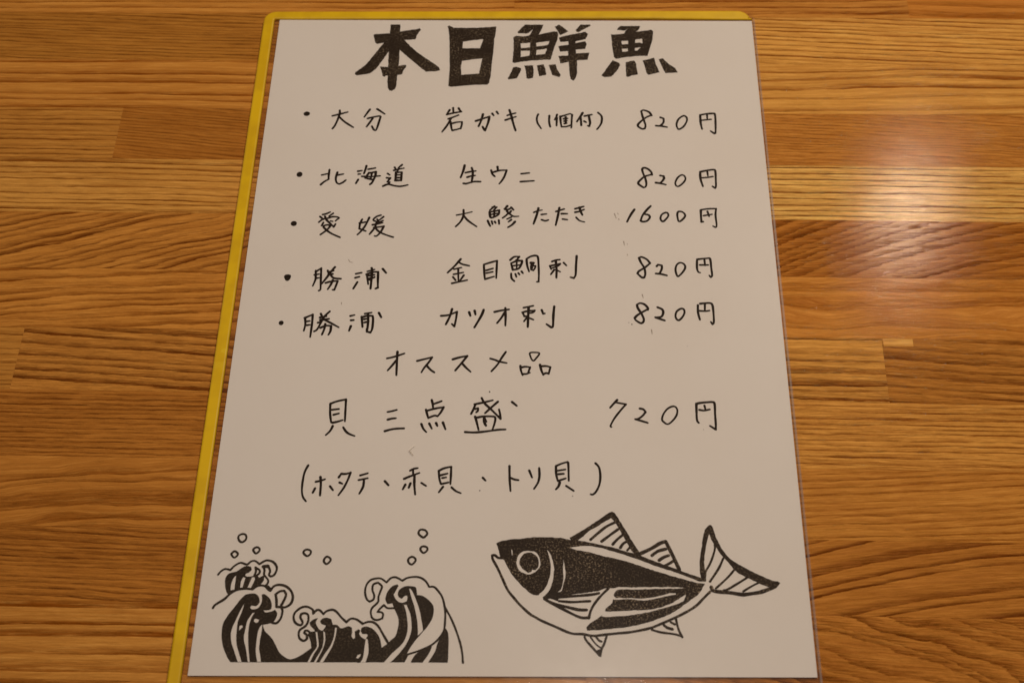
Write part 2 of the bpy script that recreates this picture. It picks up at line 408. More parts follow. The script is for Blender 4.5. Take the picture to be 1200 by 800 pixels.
# ---- ink: every mark is a flat shape cut by exact triangulation, lying on the paper
INK = """@ heading_character|本
P -54.73,145.36 -50.55,145.35 -50.39,141.10 -46.20,141.95 -42.83,142.61 -41.90,143.12 -41.30,142.35 -42.85,139.29 -43.28,136.66 -48.15,136.26 -45.70,132.73 -41.73,128.46 -37.83,124.96 -33.96,121.74 -32.41,120.26 -31.78,118.54 -33.80,118.00 -37.68,117.81 -39.41,119.29 -43.73,123.74 -47.69,127.97 -50.01,130.63 -49.94,126.73 -49.85,123.25 -50.09,121.03 -48.43,121.27 -46.59,121.52 -46.70,120.28 -47.72,118.57 -48.15,116.36 -50.16,115.87 -50.25,112.95 -50.34,109.56 -50.80,107.87 -52.02,106.91 -52.96,107.15 -53.66,108.35 -54.04,111.01 -54.20,115.39 -54.77,115.64 -55.83,114.81 -56.42,115.40 -56.95,117.84 -57.88,120.80 -56.94,120.55 -54.32,120.30 -54.52,124.75 -54.60,129.73 -56.52,125.75 -59.15,120.31 -61.89,116.87 -64.08,116.39 -67.74,115.66 -68.61,116.39 -68.42,117.37 -66.50,119.09 -63.75,122.29 -60.77,127.75 -57.08,134.52 -60.06,134.02 -60.84,134.52 -62.00,139.34 -61.18,139.60 -58.17,139.84 -54.79,140.09
@ heading_character|日
P -29.34,144.11 -28.73,144.78 -26.78,143.33 -21.67,143.22 -16.00,143.31 -10.72,143.70 -7.90,144.05 -8.03,141.24 -8.68,136.67 -8.89,129.14 -9.47,122.19 -9.70,115.81 -10.40,111.20 -10.97,110.37 -16.91,110.24 -26.79,109.14 -27.62,109.53 -27.64,113.89 -27.53,120.74 -27.92,130.68 -28.36,138.24 -28.82,142.32
W -22.34,135.19 -18.05,135.94 -13.49,136.69 -14.05,133.66 -14.62,131.15 -17.91,131.16 -22.47,131.17
W -22.45,123.94 -18.09,124.78 -13.57,125.41 -13.93,122.20 -14.70,116.55 -18.93,116.07 -22.43,115.83 -22.79,120.74
@ heading_character|鮮
P 4.93,145.09 13.05,145.07 11.93,141.96 10.82,139.16 14.20,140.07 17.96,141.07 19.09,140.76 19.38,139.14 19.08,136.10 17.95,132.58 17.02,128.58 16.09,124.61 13.12,124.52 8.30,124.13 3.12,123.40 0.53,122.76 -0.29,123.16 -0.18,125.64 0.12,130.62 0.04,135.64 -0.14,137.67 1.06,138.42 3.69,138.06 6.69,138.56 7.62,139.93 8.35,142.32 7.42,141.46 6.30,140.19 5.36,139.94 1.97,140.10 1.70,140.71 3.26,143.00
W 2.99,134.02 7.29,134.52 7.20,131.85 5.34,131.36 3.21,131.11
W 3.11,129.71 7.14,129.85 7.09,126.86 4.94,126.37 3.08,126.03
W 9.91,134.51 15.71,135.51 15.34,133.34 13.47,132.69 9.92,132.20
W 10.05,130.20 14.59,130.99 13.86,127.84 11.63,127.50 9.77,127.21
P 0.01,120.11 1.30,120.30 3.35,119.61 3.47,118.73 1.58,113.85 -1.91,113.27 -2.21,113.85 -0.87,117.02
P 4.92,121.08 8.51,121.17 8.79,117.74 8.56,114.23 6.54,113.60 5.88,114.08 5.58,117.74
P 10.25,121.17 13.13,121.76 13.69,119.69 14.26,115.78 11.32,115.19 10.86,117.73
P 15.35,121.41 18.31,121.89 18.87,119.19 20.52,115.52 19.96,114.55 16.84,115.77 16.28,118.70
P 18.15,143.98 19.85,145.00 21.35,143.72 23.79,141.16 22.47,140.15 20.40,139.03 19.65,140.66
P 27.37,141.91 29.47,144.97 33.81,145.12 33.61,144.45 31.14,142.67 28.48,140.74 27.73,140.90
P 19.83,137.36 21.71,138.12 27.35,139.63 31.49,140.73 32.60,139.36 31.44,136.58 27.12,135.33 27.11,133.97 31.42,135.17 31.85,133.56 31.18,130.80 27.19,130.46 27.24,127.97 33.01,128.45 32.22,124.58 27.66,124.10 27.44,116.73 26.94,114.05 26.08,112.45 24.92,113.57 24.49,116.25 24.17,123.36 20.54,122.38 19.62,126.59 23.89,126.83 23.91,129.57 20.37,129.18 19.63,132.33 24.12,133.17 23.94,135.33 20.57,134.84
@ heading_character|魚
P 46.97,144.16 55.81,144.13 54.80,142.10 53.56,140.68 57.40,141.33 60.61,141.83 61.22,141.06 60.79,136.51 59.69,131.99 58.20,126.76 53.57,126.62 47.61,125.79 44.63,125.05 43.73,126.05 43.29,131.02 42.96,136.55 42.80,139.33 43.65,138.98 47.97,139.47 48.55,139.83 49.15,141.35 50.01,142.52 48.41,141.60 45.41,142.02 46.00,143.14
W 47.20,135.43 50.04,135.63 50.13,133.51 47.25,133.12
W 47.19,130.77 49.91,131.01 49.93,129.26 47.40,128.92
W 53.31,136.27 56.43,136.77 56.40,133.75 55.30,134.41 53.13,134.11
W 52.97,131.25 55.51,131.75 54.22,129.75 52.91,129.51
P 43.13,124.07 45.87,122.48 46.20,121.11 44.46,117.68 42.37,114.86 39.61,114.52 38.23,115.35 40.06,118.66
P 48.83,122.82 50.51,123.56 52.55,123.80 53.13,122.08 53.67,115.96 51.01,115.47 49.34,114.51 48.80,114.99
P 56.25,123.94 61.11,125.42 61.70,121.57 63.00,117.16 58.36,115.71 57.66,116.68
P 63.20,124.77 64.80,125.11 67.42,121.56 69.91,119.59 70.90,117.15 65.74,116.77 64.74,119.11
@ bullet|
E -87.44,94.08 1.384,1.236
@ place_name|大分
S 0.873 -76.42,92.90 -73.40,93.84 -70.04,95.01
S 0.875 -73.50,95.96 -73.40,93.84 -74.19,90.08 -75.05,87.28 -75.84,85.89
S 0.872 -73.27,92.19 -70.89,89.61 -67.04,86.58
S 0.874 -60.67,96.42 -61.80,94.30 -62.75,92.33
S 0.874 -57.59,96.66 -56.06,95.47 -54.22,93.92
S 0.870 -61.24,91.48 -59.11,92.18 -56.43,92.79 -55.86,92.41 -56.26,90.07 -57.06,85.88 -57.54,84.96 -58.30,85.42 -59.22,87.28
S 0.870 -59.08,91.71 -60.19,89.38 -61.47,86.91
@ dish_name|岩ガキ(1個付)
S 0.872 -25.25,97.34 -25.05,94.98
S 0.872 -26.66,96.16 -27.83,93.57 -24.78,94.51 -21.72,95.12
S 0.872 -22.88,97.10 -22.29,95.92 -21.61,95.12
S 0.868 -27.01,91.23 -25.06,92.16 -22.75,93.33
S 0.868 -25.93,91.46 -27.41,87.73 -29.43,84.12
S 0.866 -26.04,89.59 -25.56,86.34 -25.15,84.95
S 0.866 -25.82,88.57 -23.51,89.36 -21.28,89.59 -21.23,88.19 -21.66,85.87
S 0.863 -25.15,84.95 -23.37,85.41 -21.59,86.10
S 0.938 -15.41,90.05 -12.74,91.22 -9.70,92.48 -10.16,89.12 -11.31,84.94 -11.80,85.64 -12.45,87.03
S 0.941 -12.44,93.80 -13.08,90.52 -14.14,87.17
S 0.941 -8.54,94.17 -7.90,93.09
S 0.942 -6.68,95.20 -6.01,93.98
S 0.867 -2.12,93.09 -0.50,93.79 1.30,94.35
S 0.865 -2.91,90.51 -0.83,91.45 1.50,92.38
S 0.942 -1.27,96.14 -0.30,92.38 0.48,88.65 1.50,84.85
S 0.795 10.99,93.78 10.42,91.91 10.65,89.11 12.25,85.95
S 0.866 15.69,92.93 15.58,89.57 16.05,86.88
S 0.866 18.93,93.54 18.57,92.14 17.92,90.74
S 0.865 18.82,91.90 18.71,87.48
S 0.865 20.27,92.60 20.44,89.57 20.79,87.02
S 0.793 20.27,92.37 22.61,93.31 24.42,93.96 25.32,93.40 25.12,90.97 24.91,86.32
S 0.789 20.79,86.88 22.94,87.02 24.92,87.94
S 0.937 22.61,92.14 22.59,88.64
S 0.864 21.70,91.20 23.33,91.43
S 0.863 21.88,89.94 23.14,90.13
S 0.934 22.05,88.64 22.95,88.87
S 0.938 29.77,94.47 28.74,92.37 27.27,89.66
S 0.937 28.91,92.13 29.12,87.62
S 0.937 30.54,92.74 33.62,93.53
S 0.937 32.34,92.83 32.83,89.10 32.45,87.24 31.91,87.43
S 0.863 30.33,89.94 31.15,89.33
S 0.866 36.27,94.61 37.74,92.59 37.69,89.56 36.93,87.47 35.65,85.49
@ price|820円
S 0.863 58.81,93.05 57.80,94.92 55.49,96.00 54.57,95.39 54.86,93.29 55.48,90.48 56.10,87.70 55.69,85.94 54.61,85.76 53.04,87.00 53.08,88.39 55.32,90.95 57.17,92.44 58.81,93.05
S 0.862 62.54,91.97 63.77,91.41 63.69,89.32 62.18,87.46 60.39,87.46 62.71,87.23 65.11,86.68
C 0.898 71.91,92.71 70.03,90.94 69.11,88.16 69.45,86.07 70.21,85.57 71.99,87.00 73.37,89.55 73.64,91.41 73.05,92.57
S 0.897 79.29,93.04 79.29,88.62 79.70,85.61
S 0.862 79.30,93.27 81.67,93.83 84.74,94.11 85.53,93.50 85.51,89.08 85.19,83.77 84.62,83.31 83.20,84.55
S 0.790 82.19,93.50 82.15,90.94
S 0.788 79.68,90.38 83.83,90.94
@ bullet|
E -87.44,61.58 1.238,1.366
@ place_name|北海道
S 0.850 -75.20,64.04 -75.29,61.37 -75.21,59.15
S 0.778 -78.22,61.28 -75.45,62.04
S 0.844 -78.21,56.28 -76.86,57.83 -75.03,59.15
S 0.849 -71.80,62.71 -72.25,59.60 -71.72,57.39 -70.60,56.60 -69.25,57.39 -68.05,58.63
S 0.777 -71.43,61.28 -69.25,61.82
S 0.849 -63.35,63.25 -61.71,63.60
S 0.848 -63.06,61.73 -62.18,61.82
S 0.845 -62.93,58.94 -63.77,56.95
S 0.922 -60.01,66.06 -60.38,63.83 -60.79,62.05
S 0.849 -59.18,64.27 -56.21,64.94
S 0.919 -58.70,62.49 -60.10,59.83 -58.12,59.17 -56.68,58.81
S 0.918 -58.86,62.27 -55.90,62.94 -56.09,60.50 -57.12,57.40 -57.93,56.43
S 0.776 -61.56,60.58 -57.68,60.49 -54.00,60.85
S 0.848 -57.53,62.49 -57.68,60.49 -57.93,59.08
S 0.847 -51.01,62.05 -50.04,61.30
S 0.845 -51.22,59.83 -49.73,59.70 -50.82,57.85 -49.92,57.58 -50.55,56.44
S 0.842 -52.50,55.56 -50.38,56.53 -48.24,55.87 -45.41,55.43 -42.36,56.18
S 0.849 -48.27,65.31 -47.67,64.15
S 0.850 -45.27,66.65 -46.66,65.04
S 0.777 -48.53,63.70 -46.45,64.37 -44.35,64.86
S 0.778 -46.62,64.28 -47.08,63.08
S 0.988 -47.52,62.72 -47.62,58.51 -45.23,58.51 -45.19,62.72
S 0.847 -47.65,62.63 -45.12,62.81
S 0.776 -47.15,61.30 -45.39,61.39
S 0.845 -47.07,59.84 -45.38,59.97
@ dish_name|生ウニ
S 0.919 -19.32,66.39 -19.76,63.63 -20.76,59.99
S 0.845 -18.84,62.52 -16.57,63.10 -14.64,63.41
S 0.843 -18.06,60.17 -16.50,60.75 -14.82,61.06
S 0.917 -16.35,65.06 -15.87,63.19 -15.86,60.52 -16.22,57.44
S 0.876 -19.47,56.99 -18.13,56.91 -15.36,57.88 -12.49,57.88
S 0.882 -5.71,65.64 -5.49,63.64
S 0.881 -8.31,63.86 -7.74,61.86 -6.73,60.62
S 0.844 -7.69,62.66 -4.96,63.64 -1.87,63.86 -2.79,60.53 -3.81,58.33 -4.83,56.79
S 0.878 4.14,61.96 7.43,62.40
S 0.875 3.91,57.89 9.43,58.34
@ price|820円
S 0.874 57.82,61.46 57.52,63.01 56.18,64.56 54.79,65.09 53.89,64.34 54.33,61.90 54.96,59.91 55.39,57.06 54.98,55.31 54.10,54.96 52.41,56.40 52.09,57.49 53.19,59.03 54.81,60.58 57.82,61.68
S 0.873 61.12,61.11 62.51,60.80 62.63,59.48 61.15,57.41 59.23,57.41 61.13,57.06 63.26,56.41
C 0.838 69.86,61.38 68.23,59.92 67.21,57.51 67.42,55.98 68.37,55.54 70.18,57.07 71.39,59.05 71.13,60.81
S 0.874 77.62,62.80 77.60,59.27 78.37,55.55
S 0.839 77.63,63.02 80.65,63.78 83.12,64.13 83.85,63.47 83.80,59.28 83.66,55.77 83.24,54.68 82.26,55.55
S 0.769 80.56,63.47 80.66,61.04
S 0.767 78.34,59.93 80.44,60.15 82.73,60.60
@ bullet|
E -87.38,36.60 1.280,1.254
@ place_name|愛媛
S 0.763 -76.05,41.09 -74.59,41.52 -73.10,42.38
S 0.832 -77.07,40.11 -75.57,38.74 -75.91,38.74 -77.34,37.25
S 0.762 -75.41,38.96 -74.05,39.17 -71.87,40.03 -69.77,39.82 -69.32,39.39 -70.65,37.90
S 0.832 -75.07,40.24 -74.34,38.53 -73.00,37.05 -71.11,35.02 -70.46,36.41
S 0.763 -71.83,41.74 -73.44,40.24
S 0.761 -72.56,37.90 -71.67,37.69
S 0.830 -75.43,37.13 -76.05,35.56
S 0.828 -75.28,35.43 -73.78,35.98 -72.36,35.56 -73.73,33.45 -76.12,31.13
S 0.828 -75.24,34.92 -73.72,33.24 -71.51,31.56 -68.10,29.80
S 0.830 -59.83,38.77 -60.54,36.64 -60.70,34.10 -58.03,32.93
S 0.828 -60.83,36.86 -58.86,37.28 -57.84,37.50
S 0.830 -57.02,39.63 -58.39,35.59 -59.92,32.84 -61.24,31.16
S 0.762 -52.36,40.83 -53.88,40.27 -55.18,38.99 -55.31,38.35
S 0.760 -53.78,38.78 -53.21,37.93
S 0.761 -51.27,40.06 -52.89,38.36
S 0.760 -55.12,38.14 -53.70,37.50 -52.99,37.29 -51.32,38.15
S 0.827 -55.49,36.02 -53.63,36.44 -51.43,37.08
S 0.828 -53.87,37.50 -54.53,34.54 -56.38,31.37
S 0.826 -54.88,34.62 -52.84,34.96 -50.86,35.30 -51.99,32.43 -53.41,30.54 -54.27,30.54
S 0.791 -54.17,34.33 -52.33,32.43 -49.49,30.97 -46.75,29.93
@ dish_name|大鯵たたき
S 0.622 -21.76,40.88 -18.68,41.61 -15.53,42.55
S 0.831 -19.02,43.53 -18.99,40.54 -20.09,37.56 -21.90,35.23
S 0.828 -18.81,40.54 -16.84,37.99 -13.49,35.24
S 0.831 -6.50,45.35 -8.36,43.33
S 0.762 -7.36,44.84 -5.56,44.93 -6.80,43.34
S 0.898 -8.41,42.48 -8.11,40.13 -7.24,39.71 -4.86,41.20 -4.56,43.34 -6.45,42.91 -8.34,42.48
S 0.829 -6.45,42.91 -6.56,40.35
S 0.759 -7.79,41.20 -5.22,41.84
S 0.826 -9.10,38.21 -8.55,36.73 -8.00,35.46
S 0.825 -7.47,37.92 -7.10,36.40
S 0.825 -6.23,37.67 -5.87,36.95
S 0.826 -4.63,38.43 -4.42,36.53
S 0.900 -1.31,45.49 -2.32,43.99 -1.11,43.64 0.26,44.63
S 0.899 0.26,44.85 1.24,43.56
S 0.898 -1.44,42.92 -0.55,41.63 0.29,43.05
S 0.794 -0.57,42.28 -1.75,40.78 -3.10,39.50
S 0.690 -0.56,41.85 1.19,40.36 3.36,40.36
S 0.792 0.40,39.93 -1.37,38.95
S 0.791 0.42,38.65 -0.73,37.59
S 0.893 1.92,37.68 0.74,36.11 -0.89,34.84
S 0.690 9.44,42.29 10.99,43.06 12.78,43.49
S 0.898 11.32,44.43 10.65,41.01 9.38,36.55
S 0.758 12.55,41.23 14.61,41.53
S 0.825 12.56,38.67 14.11,38.13 15.31,38.55
S 0.827 18.40,42.73 19.96,43.37 21.75,44.02
S 0.898 19.79,44.66 19.26,41.02 18.29,35.93
S 0.826 20.64,41.67 22.98,41.67
S 0.824 21.04,38.99 22.96,38.69
S 0.828 26.10,44.11 27.90,44.67 29.63,45.32
S 0.827 26.15,42.40 27.88,42.83 29.79,43.82
S 0.897 27.90,44.89 28.40,42.75 29.07,41.04
S 0.687 26.54,39.84 27.83,38.28 29.88,37.56
@ price|1600円
S 0.895 50.11,43.85 48.48,41.07 46.94,37.67
S 0.861 56.71,45.57 55.09,43.64 53.28,40.86 52.44,38.32 53.17,37.77 54.90,38.11 56.15,39.81 55.69,41.08 53.99,41.50
C 0.893 62.60,42.28 61.01,41.30 60.42,39.39 60.88,38.12 61.73,38.04 63.55,40.45 63.44,41.94
C 0.893 68.12,42.89 67.32,41.95 67.29,39.82 67.71,37.92 68.94,38.55 70.41,40.68 69.64,42.38
S 0.892 76.80,43.46 76.72,40.26 76.75,37.72 77.44,37.81
S 0.755 76.81,43.67 79.86,44.19 83.03,44.32 82.59,41.12 82.73,36.04 82.22,34.99 81.24,35.62
S 0.823 79.44,42.91 79.99,40.48
S 0.753 77.78,40.77 81.24,41.46
@ bullet|
P -88.69,10.89 -88.26,11.62 -87.26,11.79 -86.29,11.51 -86.13,10.58 -86.65,9.08 -87.30,8.80 -88.03,9.36
@ place_name|勝浦
S 0.778 -76.46,13.76 -76.24,11.33 -76.23,9.31 -76.99,6.49
S 0.811 -76.40,13.16 -74.36,14.91 -74.19,11.74 -73.97,7.71 -73.82,4.90 -74.44,4.30
S 0.810 -76.78,11.73 -75.02,12.06
S 0.809 -76.13,10.04 -74.87,10.32
S 0.880 -68.99,15.41 -70.04,13.78 -71.79,10.53 -73.55,7.51
S 0.879 -71.73,13.78 -71.08,12.16
S 0.946 -71.32,12.97 -69.36,13.78
S 1.012 -71.23,11.95 -69.56,12.16
S 0.878 -70.98,12.97 -69.99,11.15 -68.72,10.14 -66.18,9.90
S 0.807 -72.07,7.91 -70.27,8.52 -67.35,8.93 -67.79,6.92 -68.35,4.72 -69.02,4.72
S 0.808 -69.33,9.33 -69.84,7.32 -70.98,4.91
S 0.809 -60.46,12.26 -58.21,12.80
S 0.808 -60.59,10.36 -58.94,10.89
S 0.873 -59.57,8.35 -60.95,5.26
S 0.879 -54.41,15.04 -53.99,13.82
S 0.742 -55.99,13.41 -53.18,14.31
S 0.741 -56.11,11.79 -55.23,7.36
S 0.876 -56.23,11.99 -54.10,13.01 -51.69,13.22 -51.57,9.38 -51.34,5.77 -52.24,5.29
S 0.945 -54.13,13.42 -54.11,10.58 -54.18,5.28
S 0.876 -55.34,11.39 -53.01,11.80
S 0.942 -55.24,9.97 -52.93,10.59
S 0.807 -54.87,9.37 -52.94,10.79
S 0.878 -49.99,14.65 -48.52,12.70
@ dish_name|金目鯛刺
S 0.812 -19.29,19.42 -21.54,16.15 -24.28,12.89
S 0.777 -20.33,18.19 -18.70,16.97 -15.88,16.20
S 0.741 -21.82,14.52 -18.88,15.34
S 0.808 -20.14,14.73 -19.88,9.07
S 0.739 -21.90,12.09 -18.06,13.03
S 0.806 -22.09,10.87 -20.96,9.27
S 0.806 -17.85,11.69 -19.28,9.15
S 0.770 -22.41,7.86 -19.59,8.59 -16.44,9.40
S 0.809 -10.09,16.79 -9.83,13.13 -9.51,9.70
S 0.809 -10.09,16.79 -7.42,17.81 -4.91,18.64 -4.99,14.77 -5.07,10.32
S 0.807 -9.08,14.02 -6.41,14.96
S 0.806 -8.98,12.73 -6.48,13.34
S 0.804 -9.41,9.90 -5.92,11.12
S 0.810 0.26,18.94 1.82,20.50 3.85,20.58 3.02,19.27
S 0.878 2.69,18.86 4.88,18.66 4.90,17.64 3.75,14.99 1.41,14.29 0.69,17.22
S 0.809 0.68,17.43 2.69,18.45 4.88,18.66
S 0.675 2.86,18.25 2.91,14.99
S 0.741 1.04,16.20 4.23,16.62
S 0.805 0.76,12.55 0.96,10.33 2.09,8.93
S 0.805 2.44,12.35 2.86,10.94
S 0.805 3.61,12.76 4.05,12.04
S 0.873 4.84,13.57 5.39,12.69
S 0.810 6.73,19.48 7.03,16.42 7.80,13.50
S 0.810 6.73,19.48 8.41,20.72 10.43,21.13 11.29,20.11 11.54,16.03 11.66,11.98 11.58,8.76 10.85,8.67
S 1.011 8.43,17.65 9.61,17.65
S 0.943 8.78,16.83 9.45,16.92
S 0.740 8.45,16.02 10.30,16.23 10.14,15.21 9.47,14.07 8.63,14.39 8.45,16.02
S 0.741 8.94,17.85 9.06,15.00
S 0.809 16.79,18.28 18.37,18.98 19.89,19.23
S 0.876 18.27,18.90 18.60,14.83 18.53,10.58
S 0.807 16.12,16.24 17.87,16.65 20.05,17.27 19.21,16.25 17.02,15.23
S 0.807 16.02,16.24 16.52,14.62
S 0.806 17.70,14.42 16.36,12.19
S 0.671 18.70,14.22 20.04,13.41
S 0.808 21.40,17.76 22.51,16.38
S 0.878 26.58,20.97 26.27,16.06 26.07,12.01 25.38,10.48 24.05,10.88
@ price|820円
S 0.839 55.45,17.56 54.24,19.39 52.26,20.54 51.17,20.12 51.84,17.96 53.09,15.32 53.39,12.49 52.94,10.88 51.94,10.88 50.33,12.69 51.03,13.90 53.09,15.32 55.45,17.56
S 0.838 57.98,16.15 58.51,16.88 60.00,16.56 59.94,14.93 59.01,12.71 57.51,12.71 59.67,12.43 61.81,11.79
C 0.872 67.27,17.88 65.88,16.78 65.31,14.54 65.66,12.12 66.29,11.40 68.06,13.34 69.17,15.57 68.74,17.19
S 0.805 73.97,19.03 73.77,15.38 74.14,13.56 74.89,13.16
S 0.806 74.06,19.44 76.09,19.77 78.79,20.07 79.25,19.25 79.36,15.39 79.49,11.96 78.93,11.03 78.38,11.84
S 0.805 76.90,19.25 76.99,16.60
S 0.804 74.99,16.80 78.27,16.81
@ bullet|
E -87.68,-10.63 0.992,1.045
@ place_name|勝浦
S 0.795 -78.65,-8.15 -78.26,-11.25 -78.58,-14.15
S 0.828 -78.80,-8.34 -75.79,-6.77 -75.69,-10.47 -75.77,-14.34 -75.86,-16.95
S 0.793 -77.82,-9.89 -76.68,-9.70
S 0.792 -77.66,-11.64 -76.52,-11.44
S 0.830 -69.28,-5.30 -71.23,-7.73 -72.45,-10.85 -73.53,-13.56 -74.61,-14.41
S 0.862 -72.68,-6.37 -71.66,-8.51
S 0.927 -72.85,-8.12 -70.42,-7.53
S 0.992 -72.59,-9.29 -69.33,-8.70
S 0.793 -73.47,-10.46 -72.02,-10.07
S 0.794 -71.46,-8.90 -69.03,-10.25 -65.21,-12.56
S 0.857 -72.28,-12.78 -70.22,-11.81 -68.23,-11.91 -68.30,-14.31 -68.95,-15.93
S 0.858 -70.55,-11.03 -70.75,-13.35 -71.45,-15.86
S 0.794 -61.16,-7.38 -59.54,-6.91
S 0.859 -60.78,-9.33 -59.70,-9.25
S 0.857 -60.58,-11.96 -61.14,-14.09
S 0.795 -55.61,-6.31 -52.99,-5.79
S 0.860 -56.74,-7.68 -56.07,-12.33
S 0.860 -56.65,-7.99 -54.71,-7.28 -52.56,-7.27 -52.23,-8.83 -52.27,-13.09 -52.87,-14.83 -54.21,-14.45 -54.31,-13.10
S 0.927 -54.40,-6.11 -54.08,-9.23 -54.12,-13.48
S 0.859 -55.76,-8.84 -53.97,-8.45
S 0.858 -55.49,-10.32 -53.88,-9.81
S 0.861 -50.17,-5.90 -49.11,-7.96
@ dish_name|カツオ刺
S 0.792 -26.03,-7.18 -23.01,-6.78 -19.93,-5.28 -20.15,-8.33 -20.67,-12.01 -21.70,-10.85
S 0.860 -21.86,-4.04 -22.65,-7.56 -24.00,-11.06
S 0.925 -15.20,-5.50 -14.68,-7.14
S 0.925 -13.10,-4.79 -12.72,-6.55
S 0.925 -9.61,-4.39 -10.47,-7.13 -12.95,-12.37
S 0.858 -5.40,-5.35 -2.93,-4.68 0.19,-4.16
S 0.859 -1.24,-3.50 -1.07,-7.09 -1.09,-11.55
S 0.858 -1.43,-5.53 -2.86,-8.27 -4.30,-10.40
S 0.793 5.80,-3.36 7.61,-2.96 9.59,-2.44
S 0.925 7.78,-3.15 7.65,-7.06 7.53,-12.10
S 0.791 5.33,-5.51 7.30,-4.92 10.10,-4.63 9.28,-5.58 7.97,-5.89
S 0.791 5.49,-5.59 6.17,-7.26 7.49,-7.26
S 0.789 7.00,-8.04 6.03,-9.59
S 0.723 7.99,-8.03 9.64,-8.80
S 0.858 12.84,-4.39 13.40,-6.07 14.06,-5.95
S 0.925 17.69,-2.73 17.36,-6.64 17.19,-11.68 16.54,-12.26 14.73,-10.84
@ price|820円
S 0.855 53.74,-4.17 53.77,-3.20 52.51,-1.63 50.88,-1.13 49.70,-1.84 49.98,-3.40 51.37,-6.13 52.11,-8.46 51.74,-9.81 50.74,-10.20 48.99,-8.86 48.62,-7.89 50.05,-6.33 53.58,-3.98
S 0.855 57.56,-2.99 59.33,-3.96 59.66,-5.52 58.87,-7.27 56.73,-7.59 56.56,-7.59 58.17,-8.24 60.11,-9.01
C 0.887 66.41,-3.66 64.87,-4.92 64.32,-6.86 64.71,-8.41 65.67,-8.80 67.06,-7.24 67.87,-5.30 67.55,-3.81
S 0.855 73.17,-1.96 73.05,-5.28 73.59,-8.57
S 0.823 74.09,-1.29 76.24,-1.04 78.05,-1.04 78.81,-2.13 78.97,-6.03 78.85,-9.71 78.31,-10.60 77.72,-9.53
S 0.790 75.90,-1.36 75.74,-4.10
S 0.787 73.75,-4.57 76.04,-4.68 77.53,-4.40
E 47.46,-10.79 0.229,0.306
E 68.19,-20.45 0.129,0.151
E 46.34,-10.03 0.131,0.191
@ pen_smudge|
T 0.306 -63.85,19.03 -63.26,17.96 -62.22,17.68
@ pen_smudge|
T 0.412 41.97,41.70 42.60,39.44
T 0.344 43.28,41.91 43.54,41.40
T 0.480 43.62,39.02 43.75,38.77
T 0.407 45.32,28.03 45.61,26.16
T 0.271 46.78,26.79 46.87,26.54
T 0.304 46.57,21.83 46.69,21.26
@ pen_smudge|
T 0.364 51.84,2.90 52.21,1.32
T 0.424 54.88,-13.27 55.04,-14.99
@ pen_smudge|
T 0.300 -65.12,-1.23 -64.96,-2.02
T 0.202 -88.04,6.06 -87.84,5.82
@ section_title|オススメ品
S 0.779 -45.76,-26.31 -44.00,-25.89 -42.09,-25.25 -39.23,-24.10
S 0.846 -41.94,-23.36 -41.89,-27.50 -41.76,-33.65
S 0.810 -42.05,-26.94 -43.47,-29.19 -45.20,-31.62
S 0.777 -34.25,-27.39 -31.31,-26.52 -28.59,-25.75 -29.94,-28.20 -31.45,-30.44 -32.39,-32.38
S 0.840 -30.36,-29.62 -28.82,-31.36 -27.49,-32.36
S 0.841 -20.78,-26.66 -18.06,-25.71 -15.33,-25.13 -17.02,-27.77 -19.63,-31.50
S 0.808 -17.33,-28.14 -15.65,-30.19 -13.82,-32.04
S 0.778 -0.69,-23.26 -2.20,-25.83 -3.75,-28.83 -6.01,-31.81
S 0.776 -6.56,-26.22 -4.77,-26.78 -3.14,-27.52 -0.28,-28.14
C 0.745 8.45,-23.71 10.39,-23.44 12.08,-23.89 10.73,-26.15 9.93,-27.09 9.28,-26.72 8.72,-25.41
S 0.773 4.89,-29.35 5.14,-31.39 5.81,-33.43
S 0.772 5.13,-30.09 6.89,-29.71 8.57,-29.97 7.88,-32.31
S 0.770 5.64,-32.87 7.08,-32.87 8.52,-32.30
S 0.837 12.29,-28.83 12.85,-31.36 13.60,-33.28
S 0.772 12.84,-29.50 14.61,-29.42 16.22,-29.86 15.58,-32.83
S 0.770 13.50,-33.02 14.62,-32.46 15.58,-32.75
E -6.48,-40.57 0.255,0.298
@ dish_name|貝三点盛
S 0.797 -65.65,-46.02 -65.47,-49.62 -64.77,-53.55 -64.36,-53.91
S 0.797 -65.71,-46.02 -63.25,-44.92 -59.96,-44.11 -59.86,-47.43 -59.66,-53.35
S 0.795 -65.02,-48.54 -62.29,-48.17
S 0.825 -64.12,-50.62 -62.14,-50.04
S 0.822 -64.10,-53.90 -62.55,-53.54 -60.55,-52.82
S 0.789 -63.99,-55.25 -64.77,-57.28 -66.26,-59.05
S 0.788 -60.09,-55.84 -58.74,-57.77 -57.09,-58.82 -55.64,-59.34
S 0.729 -44.10,-49.33 -42.44,-48.96 -40.73,-48.42
S 0.790 -43.90,-52.55 -42.41,-52.11 -40.84,-51.93
S 0.818 -44.67,-57.34 -42.45,-56.62 -40.27,-56.26 -37.60,-56.14
S 0.796 -27.92,-44.20 -27.45,-46.19 -27.29,-47.63
S 0.794 -27.21,-45.90 -25.64,-45.27 -24.24,-44.65
S 0.792 -29.89,-48.29 -29.39,-50.15 -28.83,-51.86
S 0.792 -29.61,-48.79 -26.49,-47.80 -23.34,-47.17 -24.36,-49.41 -25.46,-51.02 -26.67,-50.78 -28.84,-51.75
S 0.788 -31.31,-54.26 -30.52,-56.20 -29.35,-57.61
S 0.819 -28.42,-54.07 -27.37,-56.19
S 0.882 -25.90,-53.87 -25.38,-55.04
S 0.851 -23.39,-53.61 -22.33,-56.44
S 0.793 -11.96,-45.93 -8.81,-45.19 -5.18,-44.19
S 0.825 -11.64,-46.11 -12.37,-48.27 -13.11,-49.99
S 0.791 -11.75,-47.91 -10.65,-47.61 -10.62,-48.62 -11.23,-49.34
